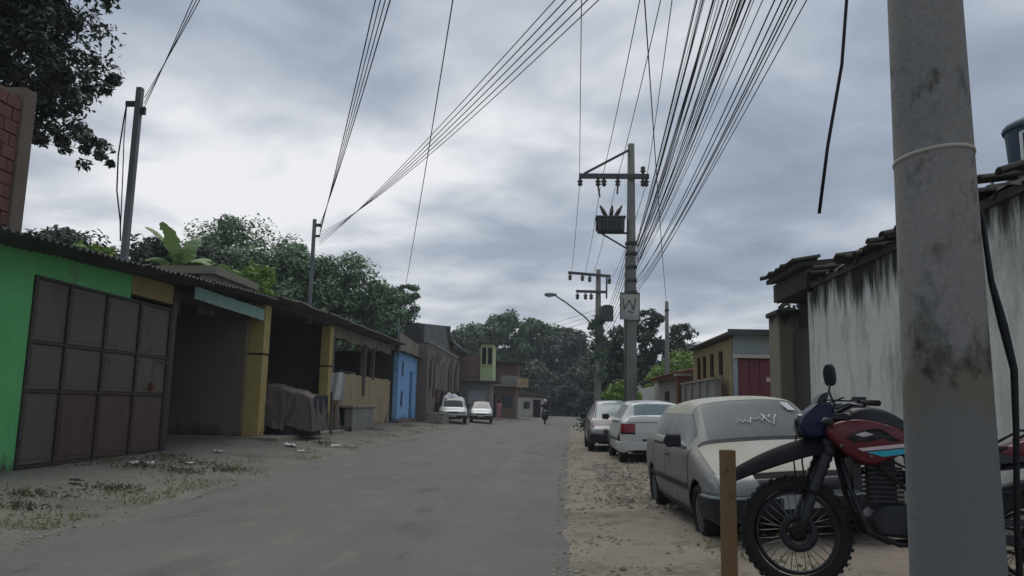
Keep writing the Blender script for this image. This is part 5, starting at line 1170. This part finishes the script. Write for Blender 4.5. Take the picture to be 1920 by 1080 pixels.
# ------------------------------------------------------------------ small things on the left
cart = thing('covered_stack', 'stack of goods under a creased brown tarpaulin between the yellow pillars', 'tarpaulin stack', (-7.3, 22.4, .3))
def tarp(u, v):
    # top and the two visible sides of a draped sheet
    a = u*2-1; b_ = v*2-1; m_ = max(abs(a), abs(b_)); top = m_ < .62
    x = -7.28+.62*max(-1, min(1, a/.62)); y = 22.35+.75*max(-1, min(1, b_/.62)); h = 1.52-.16*max(-1, min(1, a/.62))
    drop = max(0, (m_-.62)/.38)
    z = h-drop*(1.12 if a < 0 else .95) + .05*nz(a*3, b_*3, 1)*(1-drop*.3)
    k = drop*.12+.07*nz(a*5, b_*5, 1, 3)*drop
    return (x+math.copysign(k, a)*(abs(a) > .62)*1.0+.05*nz(a*6, b_*7, 1, 9), y+math.copysign(k, b_)*(abs(b_) > .62)+.05*nz(a*7, b_*6, 1, 5), z+.04*nz(a*9, b_*9, 1, 7))
W(cart, 'tarpaulin', MB().grid(tarp, 44, 44), 'tarp_brown')
W(cart, 'sack_pile', MB().grid(lambda u, v: (-7.35+(.75+.06*nz(u*9, v*4, 1))*math.cos(u*2*math.pi)*(1-.25*v), 22.4+(.85+.06*nz(u*9, v*4, 1, 3))*math.sin(u*2*math.pi)*(1-.2*v), .28+1.05*v), 40, 10), 'tarp_dark')
W(cart, 'sacking', MB().grid(lambda u, v: (-6.62+.04*math.sin(u*14), 21.9+1.2*u, .4+1.0*v), 20, 4), 'tarp_dark')
W(cart, 'rope', MB().tube([tarp(.22, v_/20)[:2]+(tarp(.22, v_/20)[2]+.02,) for v_ in range(21)], .012, 5), 'far_pole')
pp = thing('leaning_post', 'thin grey post standing at the corner of the tarpaulin stack', 'post', (-6.55, 23.3, .3)); W(pp, 'post', MB().bar((-6.5, 23.3, .28), (-6.56, 23.35, 1.5), .07), 'board')
rs_ = thing('rubble_sack', 'small lumpy brown sack slumped against the second yellow pillar', 'sack', (-7.3, 27.0, .3)); W(rs_, 'sack', MB().grid(lambda u, v: (-7.3+(.17+.05*nz(u*7, v*5, 1))*math.cos(u*2*math.pi)*(1-.6*v*v), 26.6+(.17+.04*nz(u*7, v*5, 1, 3))*math.sin(u*2*math.pi)*(1-.6*v*v), .28+.85*v), 24, 10), 'old'); W(rs_, 'tie', MB().tube([(-7.37, 26.6, 1.08), (-7.3, 26.52, 1.12), (-7.23, 26.6, 1.08)], .012, 5), 'rust')
def towel(u, v):
    return (-7.90+.50*u, 28.0+.03*math.sin(u*9+v*2)-.02*v, 2.24-.98*v+.03*math.sin(u*3))
tw = MB().grid(towel, 14, 14).grid(lambda u, v: (towel(u, v)[0], towel(u, v)[1]+.035, towel(u, v)[2]+.25*v), 14, 14).build('towel', M['cloth']); tag(tw, 'white towel hanging on the porch line of the low beige house', 'towel')
cl = MB().tube([(-7.98, 28.02, 2.27), (-7.4, 28.02, 2.235), (-7.2, 28.05, 2.26)], .008, 5).build('clothes_line', M['wire_far']); tag(cl, 'short clothes line carrying the white towel', 'line')
stk = thing('timber_stake', 'brown weathered timber stake standing in front of the silver hatchback', 'stake', (.945, 4.4, .05)); W(stk, 'stake', MB().box(.912, .980, 4.366, 4.434, -.1, 1.035, Matrix.Translation((.945, 4.4, 0)) @ Matrix.Rotation(R(14), 4, 'Z') @ Matrix.Translation((-.945, -4.4, 0))), 'post_wood', bevel=.006)
W(stk, 'nail', MB().tube([(.935, 4.355, .93), (.935, 4.335, .93)], .006, 6).tube([(.955, 4.352, .80), (.955, 4.335, .80)], .006, 6), 'rust')
# litter, each scrap its own thing
def scrap(x, y, s, label, m='litter'):
    mb = MB(); rr = random.Random(int(x*100+y*10)); 
    mb.grid(lambda u, v: ((u-.5)*s*1.6, (v-.5)*s, .02+.35*s*abs(nz(u*3+x, v*3+y, 1))+.01), 6, 6)
    o = mb.build('litter', M[m]); o.location = (x, y, lz(y)*max(0, min(1, (lerp_tab(LEFT, y)-x)/3.))+.01 if x < -2 else .08); o.rotation_euler = (0, 0, rr.uniform(0, 6)); tag(o, label, 'litter')
scrap(-6.35, 19.3, .24, 'white plastic scrap lying below the step of the yellow pillar workshop')
scrap(-5.75, 18.2, .15, 'pale paper scrap on the verge nearest the asphalt edge')
scrap(-5.6, 20.6, .20, 'white crumpled wrapper in the weeds past the workshop step')
scrap(-6.9, 13.3, .22, 'flattened white bag in front of the brown gate')
scrap(-6.35, 13.9, .13, 'small white scrap among the weeds near the gate')
scrap(-7.0, 16.6, .14, 'pale scrap on the ground before the open garage bay')
scrap(-6.4, 10.6, .13, 'dark lump of rubbish on the near pavement before the green wall', 'dark')
scrap(-7.2, 24.9, .16, 'white scrap at the foot of the tarpaulin stack')
# ------------------------------------------------------------------ vegetation
def leaf_mesh(name, pts, nrm, size, m, parent, seed, aspect=.45, var=.4):
    r_ = np.random.default_rng(seed); n = len(pts)
    a = r_.normal(size=(n, 3)); nrm = nrm/np.maximum(1e-6, np.linalg.norm(nrm, axis=1, keepdims=True))
    d = a - nrm*(a*nrm).sum(1, keepdims=True); d /= np.linalg.norm(d, axis=1, keepdims=True); d[:, 2] -= .35; d /= np.linalg.norm(d, axis=1, keepdims=True)
    s_ = np.cross(nrm, d); s_ /= np.maximum(1e-6, np.linalg.norm(s_, axis=1, keepdims=True))
    L_ = size*(1+var*r_.uniform(-1, 1, size=(n, 1))); Wd = L_*aspect
    v = np.stack([pts-d*L_*.5, pts+s_*Wd*.5+nrm*L_*.08, pts+d*L_*.5, pts-s_*Wd*.5+nrm*L_*.08], 1).reshape(-1, 3).astype(np.float32)
    me = bpy.data.meshes.new(name); me.vertices.add(4*n); me.vertices.foreach_set('co', v.ravel())
    me.loops.add(4*n); me.loops.foreach_set('vertex_index', np.arange(4*n, dtype=np.int32))
    me.polygons.add(n); me.polygons.foreach_set('loop_start', np.arange(0, 4*n, 4, dtype=np.int32)); me.polygons.foreach_set('loop_total', np.full(n, 4, dtype=np.int32))
    me.update(calc_edges=True); me.validate(); return link_mesh(name, me, M[m], parent)
def crown_points(blobs, n, seed, clump=.34, nclump=26):
    r_ = np.random.default_rng(seed); P = []; Nn = []
    vol = np.array([b[3]*b[4]*b[5] for b in blobs])**.75; vol /= vol.sum()
    for b, f in zip(blobs, vol):
        c = np.array(b[:3]); rad_ = np.array(b[3:6]); m_ = max(10, int(nclump*len(blobs)*f*1.2))
        dirs = r_.normal(size=(m_, 3)); dirs /= np.linalg.norm(dirs, axis=1, keepdims=True); dirs[:, 2] = np.where(dirs[:, 2] < -.55, -dirs[:, 2], dirs[:, 2])
        rr = r_.uniform(.45, 1.0, size=(m_, 1))**.6
        cc = c+dirs*rad_*rr; cs = clump*rad_.mean()*r_.uniform(.55, 1.25, size=m_)
        k = max(1, int(n*f/m_))
        for i in range(m_):
            q = r_.normal(size=(k, 3)); q /= np.linalg.norm(q, axis=1, keepdims=True)
            p = cc[i]+q*cs[i]*r_.uniform(.35, 1.05, size=(k, 1))**.7*np.array([1, 1, .75])
            P.append(p); nn_ = q*.6+np.array([0, 0, .7])+r_.normal(size=(k, 3))*.35; Nn.append(nn_)
    return np.concatenate(P), np.concatenate(Nn)
def tree(x, y, z0, blobs, n, leaf, m, label, seed, trunk_r=.22, group=None, name='tree', th=None, aspect=.45, clump=.34, nclump=26):
    root = thing(name, label, 'tree', (x, y, z0), 0, group)
    rr = random.Random(seed); cz = min(b[2]-b[5]*.3 for b in blobs) if th is None else th
    tb_ = MB(); tb_.tube([(0, 0, -.2), (.05*rr.uniform(-1, 1), .1, cz*.5), (.2*rr.uniform(-1, 1), 0, cz)], [trunk_r*1.25, trunk_r, trunk_r*.8], 10)
    for b in blobs:
        for k in range(3):
            e = Vector((b[0]+b[3]*.55*rr.uniform(-1, 1), b[1]+b[4]*.55*rr.uniform(-1, 1), b[2]+b[5]*.5*rr.uniform(-.3, 1)))
            s_ = Vector((0, 0, cz*.97)); mid = s_.lerp(e, .5)+Vector((0, 0, -.1*b[5]))
            q_ = min(1, b[3]/2.0)**1.3; tb_.tube([s_, mid, e], [trunk_r*.6*q_, trunk_r*.35*q_, trunk_r*.1*q_], 6)
    tb_.build('trunk', M['bark'], root)
    P, Nn = crown_points(blobs, n, seed, clump, nclump); leaf_mesh('crown', P, Nn, leaf, m, root, seed, aspect)
    return root
# near dark tree behind the brick storey
tree(-11.2, 13.8, 0, [(0, 0, 7.6, 2.2, 2.0, 1.9), (.9, -1.6, 8.8, 2.0, 1.8, 1.7), (1.9, -.6, 7.3, 1.05, 1.1, 1.2), (1.75, -.8, 8.6, 1.2, 1.1, 1.1), (1.75, -.6, 6.15, .75, .9, .9), (2.5, -2.2, 6.45, .8, .6, .7), (2.5, -2.2, 6.45, .8, .6, .7), (2.1, -2.2, 7.3, 1.0, .8, .9), (2.1, -2.2, 7.3, 1.0, .8, .9), (3.0, -.9, 5.45, .42, .4, .5), (2.3, -.8, 5.75, .6, .6, .55), (2.9, -1.2, 6.6, .6, .6, .6), (-1.5, -1, 8.5, 2, 2, 2), (1.2, -2.2, 7.8, 1.3, 1.2, 1.3)], 56000, .12, 'leaf_near', 'dark spreading tree looming over the brick storey of the green building', 3, .17, th=6.7, clump=.30, nclump=34)
# trees behind the left roofs
tree(-17.2, 43, 0, [(0, 0, 8.0, 3.6, 3.4, 3.3), (1.7, -1, 6.4, 3.2, 3, 3), (-2.4, 0, 6.6, 2.6, 2.6, 2.6)], 30000, .27, 'leaf_mango', 'broad dense mango tree behind the shorter roof mast, tallest of the left trees', 7, .35)
tree(-12.6, 43.5, 0, [(0, 0, 6.5, 2.9, 2.8, 3.0), (1.5, 0, 5.4, 2.7, 2.6, 2.7), (-1.9, -.5, 6.0, 2.4, 2.5, 2.6)], 28000, .26, 'leaf_mango', 'rounded green tree just right of the tallest mango tree', 8, .32)
tree(-12.6, 60, 0, [(0, 0, 8.2, 2.0, 2.0, 1.9), (1.2, 0, 9.2, 1.2, 1.2, 1.0), (-1, 0, 6.9, 2.3, 2.2, 2.2), (1.2, .2, 7.3, 1.1, 1, 1)], 13000, .30, 'leaf_mango', 'lighter loose tree above the blue house roof', 9, .2, clump=.3)
tree(-16.3, 25, 0, [(0, 0, 5.6, 1.5, 1.4, 1.0), (1.1, 0, 5.3, 1.1, 1.1, .8)], 4200, .22, 'leaf_dark', 'low dark tree peeping over the green building roof', 10, .2)
tree(-14.2, 26, 0, [(0, 0, 5.7, 1.4, 1.3, .95), (1.0, 0, 5.6, 1.3, 1.2, .85), (2.1, 0, 5.5, 1.1, 1.2, .8)], 5200, .22, 'leaf_dark', 'dark tree between the taller roof mast and the banana plant', 12, .2)
tree(-13.9, 22.5, 0, [(0, 0, 5.0, .9, .9, .75)], 1100, .24, 'leaf_bright', 'small yellow green shrub tree left of the taller roof mast', 13, .1)
# banana plant
def banana(loc, label, seed, n=10):
    root = thing('banana_plant', label, 'plant', loc); rr = random.Random(seed)
    MB().tube([(0, 0, 0), (.05, 0, 2.2), (.1, 0, 3.6)], [.16, .13, .10], 10).build('stem', M['weed'], root)
    for k in range(n):
        az = 2*math.pi*k/n+rr.uniform(-.3, .3); ln = rr.uniform(1.7, 2.5); up = rr.uniform(.25, 1.25)
        d = Vector((math.cos(az), math.sin(az)*.8, 0)); side = Vector((-d.y, d.x, 0)).normalized()
        def f(u, v, d=d, ln=ln, up=up, side=side, az=az):
            t = u; c = Vector((.1, 0, 3.3))+d*ln*(.16*t+(.62-.30*min(1, up))*t*t)+Vector((0, 0, ln*((.55+.5*up)*t-(.62-.28*up)*t*t*t)))
            prof_ = .03 if t < .2 else .03+.25*math.sin(math.pi*min(1, (t-.2)/.8*.93+.03))**.55
            s2 = 2*v-1; rag = 1+.25*math.sin(t*43+az)*math.sin(t*17+2*az)
            return c+side*prof_*s2*rag-Vector((0, 0, abs(s2)*prof_*(.45+.4*nz(t*9, az, 1))))
        MB().grid(f, 34, 4).build('leaf', M['banana'], root, recalc=False)
    return root
banana((-11.6, 23.4, 1.35), 'tall banana plant with raised leaves behind the open garage roof', 4)
banana((-10.9, 24.8, .75), 'smaller banana plant hanging over the concrete roof slab', 9, 9)
tree(-9.9, 25.5, 0, [(0, 0, 4.9, .9, .8, .7), (-1.0, 0, 4.8, .9, .8, .7)], 2000, .2, 'leaf_bright', 'bright green shrub behind the tin roof under the banana plants', 14, .1)
def scatter(name, fn, n, m, seed, size, up=.7, aspect=.25):
    r_ = np.random.default_rng(seed); P = []; 
    for i in range(n):
        p = fn(r_)
        if p is not None: P.append(p)
    P = np.array(P); Nn = r_.normal(size=P.shape)*np.array([1, 1, .35]); o = leaf_mesh(name, P, Nn, size, m, None, seed, aspect); o['kind'] = 'stuff'; return o
# far trees that close the street
FT = [(-12, 108, [(0, 0, 7.6, 4.2, 4, 4.0), (2.5, 0, 5.4, 4, 4, 3.6)], 'far tree behind the barn at the left end of the wooded rise'),
      (-6.2, 110, [(0, 0, 10.6, 3.6, 4, 3.4), (-3, 0, 8.8, 3.8, 3.6, 3.6), (2.5, 0, 8.5, 3.5, 3.6, 3.6), (1, 0, 4.5, 6, 4, 4.5)], 'tallest of the far trees closing the street'),
      (-1.8, 108, [(0, 0, 9.6, 3.6, 4, 3.4), (2.2, 0, 7.2, 4, 4, 4.2), (-1, 0, 4, 4.5, 4, 4)], 'far rounded tree right of the tallest one at the street end'),
      (1.8, 104, [(0, 0, 7.4, 3.0, 3.5, 3.4), (1.4, 0, 4.6, 2.6, 3.5, 3.8), (-1, 0, 3, 4, 3.5, 3.2)], 'far dark tree just left of the farther pole'),
      (5.5, 98, [(0, 0, 4.4, 2.6, 3, 3.4), (1.5, 0, 3.2, 2.8, 3, 3)], 'low dark tree behind the foot of the farther pole'),
      (-3.2, 95, [(0, 0, 3.2, 3.2, 3, 3.2), (2.5, 0, 2.6, 2.6, 2.4, 2.6)], 'dark understorey tree over the pale house roof'),
      (2.8, 95, [(0, 0, 2.8, 2.6, 2.4, 2.9), (2.2, 1, 2.4, 2.4, 2.4, 2.6)], 'dark bushy tree at the bend of the road'),
      (9.5, 93, [(0, 0, 3.6, 3.0, 3, 3.4)], 'dark tree right of the bend behind the far poles')]
for k, (x, y, bl, lab) in enumerate(FT): tree(x, y, 0, bl, 15000 if k < 4 else 8000, .62, 'leaf_far' if k < 3 else 'leaf_dark', lab, 40+k, .35, 'trees closing the far end of the street')
tree(-15.5, 82, 0, [(0, 0, 7.2, 1.6, 1.6, 1.6), (1.2, 0, 6.2, 1.3, 1.3, 1.2)], 1600, .45, 'leaf_dark', 'small tree top showing over the left end of the barn roof', 60, .2)
tree(-11.2, 84, 0, [(0, 0, 7.4, 1.5, 1.5, 1.3), (-1.8, 0, 7.0, 1.2, 1.2, 1.0), (1.6, 0, 6.8, 1.4, 1.4, 1.3)], 2400, .45, 'leaf_dark', 'tree top showing over the middle of the barn roof', 61, .2)
def hedge(r_):
    x = -6+r_.uniform()*24; return (x, 97+r_.normal()*1.2+max(0, x-4)*-.35, abs(r_.normal())*1.1+.1)
tree(2.75, 48.9, 0, [(0, 0, 5.4, .42, .42, 1.5), (.05, 0, 3.4, .34, .34, 1.6), (-.25, 0, 6.2, .4, .35, .5)], 2600, .2, 'leaf_far', 'creeper climbing the shaft of the farther utility pole', 78, .04, name='creeper')
scatter('undergrowth', hedge, 9000, 'leaf_dark', 31, .6, aspect=.5)
# right side trees
tree(5.2, 54, 0, [(0, 0, 5.0, 1.9, 1.8, 1.9), (-1.0, 0, 4.0, 1.5, 1.5, 1.6), (1.0, 0, 5.9, 1.3, 1.3, 1.2), (1.3, 0, 7.2, 1.1, 1.0, .8), (1.9, 0, 4.0, 1.5, 1.5, 1.8), (0, 0, 2.6, 2.4, 2, 2)], 9000, .33, 'leaf_dark', 'dark purplish tree right behind the transformer pole', 70, .25, clump=.3)
tree(8.4, 52, 0, [(0, 0, 6.0, .8, .8, .7), (-.4, 0, 5.2, .7, .7, .6)], 1200, .28, 'leaf_dark', 'thin tree tuft beside the service pole', 71, .12)
tree(7.7, 47, 0, [(0, 0, 3.2, 1.5, 1.4, 1.4), (-1.0, 0, 2.6, 1.3, 1.2, 1.2), (1.3, 0, 3.0, 1.2, 1.2, 1.1)], 4200, .26, 'leaf_bright', 'bright green bushy tree above the white gate', 72, .15)
tree(10.5, 62, 0, [(0, 0, 4.6, 2.4, 2.2, 1.7), (2.2, 0, 4.3, 2.4, 2, 1.6)], 3600, .4, 'leaf_dark', 'dark distant trees above the red tiled eave', 73, .25)
tree(3.6, 58, 0, [(0, 0, 3.4, 1.3, 1.3, 1.8), (.2, 0, 5.0, .9, 1, 1.2)], 3000, .32, 'leaf_dark', 'dark slim tree between the farther pole and the transformer pole', 74, .18)
tree(2.9, 36, 0, [(0, 0, 1.2, .7, .8, 1.1), (.7, .5, 1.0, .6, .7, .9)], 2400, .2, 'leaf_bright', 'bright green shrub at the foot of the farther pole, over the red car roof', 75, .06, name='shrub')
tree(1.9, 27.5, 0, [(-.6, 0, .5, .45, .6, .5), (-.2, 2, .4, .4, .7, .45)], 1200, .14, 'leaf_dark', 'low dark weed bush at the verge left of the red car', 76, .03, name='shrub')
tree(5.5, 16.6, 0, [(0, 0, 3.3, .65, .6, .6), (-.35, 0, 2.75, .35, .4, .35)], 1600, .16, 'leaf_dark', 'dark creeper mass over the grey streaked gate column', 77, .07, name='shrub')
# ------------------------------------------------------------------ ground cover
def gz(x, y):
    e = lerp_tab(LEFT, y)
    return lz(y)*max(0, min(1, (e-x)/3.)) if x < -2 else rz_(x, y)
PT = [(-6.3, 14.0, .75, .35), (-6.7, 12.9, .6, .3), (-5.85, 12.6, .35, .22), (-5.5, 13.3, .3, .3), (-7.5, 13.6, .25, 1.0), (-6.0, 20.9, .35, .5), (-5.6, 10.1, .4, .3), (-6.1, 9.2, .5, .25), (-5.7, 8.3, .5, .2), (-7.2, 14.8, .3, .5), (-6.9, 30.6, .5, .5), (-6.6, 36.5, .4, 1.2), (-6.0, 41, .5, 2), (-5.6, 44.5, .4, 1.2), (-3.2, 62, .6, 3), (-2.4, 66, .8, 3), (-1.8, 72, .8, 3)]
def weeds(r_):
    i = r_.integers(len(PT)); x, y, a, b_ = PT[i]; q = r_.normal(size=2)*.5; x += q[0]*a; y += q[1]*b_*1.2; return (x, y, gz(x, y)+.02+abs(r_.normal())*.035*(1 if y < 40 else 6))
scatter('weeds', weeds, 3000, 'weed', 5, .065)
def dry(r_):
    y = 6+r_.uniform()**1.7*34; e = lerp_tab(LEFT, y); x = e-.15-abs(r_.normal())*.55-(.0 if r_.uniform() > .3 else r_.uniform()*2.2); 
    if nz(x, y, .9, 3) < .05: return None
    return (x, y, gz(x, y)+.005+abs(r_.normal())*.012)
scatter('dry_grass', dry, 9000, 'dry_grass', 6, .05)
def dry2(r_):
    y = 4+r_.uniform()**1.7*40; x = lerp_tab(RIGHT, y)+.1+r_.uniform()*3.4
    if nz(x, y, .8, 8) < .12: return None
    return (x, y, gz(x, y)+.005+abs(r_.normal())*.01)
scatter('dry_leaves', dry2, 3500, 'dry_grass', 16, .05, aspect=.5)
def stones(name, fn, n, seed, s0, s1):
    r_ = np.random.default_rng(seed); V = []; F = []
    base = np.array([(1, 0, 0), (-.2, .95, 0), (-.8, -.6, 0), (.1, .05, .75), (.3, -.9, 0.1)])
    for i in range(n):
        p = fn(r_)
        if p is None: continue
        s_ = s0+(s1-s0)*r_.uniform()**3; a = r_.uniform(0, 6.28); c_, sn = math.cos(a), math.sin(a); b_ = len(V)
        for q in base: V.append((p[0]+s_*(q[0]*c_-q[1]*sn), p[1]+s_*(q[0]*sn+q[1]*c_), p[2]+s_*q[2]*.8-.003))
        F += [(b_, b_+1, b_+3), (b_+1, b_+2, b_+3), (b_+2, b_+4, b_+3), (b_+4, b_, b_+3)]
    mb = MB(); mb.add(V, F); o = mb.build(name, M['gravel'], recalc=False); o['kind'] = 'stuff'
def gr(r_):
    y = 3.5+r_.uniform()**1.6*30; x = lerp_tab(RIGHT, y)-.12+abs(r_.normal())*1.3; return (x, y, gz(x, y)) if x < 4.1 else None
stones('gravel', gr, 7000, 8, .008, .035)
def gl(r_):
    y = 6+r_.uniform()**1.6*34; x = lerp_tab(LEFT, y)+.1-abs(r_.normal())*1.1; return (x, y, gz(x, y)) if x > -7.8 else None
stones('pavement_grit', gl, 4200, 9, .006, .03)
def cobb(r_):
    y = 9.8+r_.uniform()*7.5; x = lerp_tab(RIGHT, y)+.55+r_.uniform()*1.6; return (x, y, gz(x, y))
stones('rubble', cobb, 3600, 12, .015, .085)

# ------------------------------------------------------------------ thin damp air
hz = bpy.data.materials.new('thin air haze'); hz.use_nodes = True; ht = hz.node_tree
ht.nodes.remove(ht.nodes['Principled BSDF']); pv = ht.nodes.new('ShaderNodeVolumePrincipled'); pv.inputs['Color'].default_value = (.86, .9, .97, 1); pv.inputs['Density'].default_value = .0009
ht.links.new(pv.outputs[0], ht.nodes['Material Output'].inputs['Volume'])
ho = MB().box(-850, 850, -250, 1450, -1.5, 18).build('haze', hz); ho['kind'] = 'stuff'
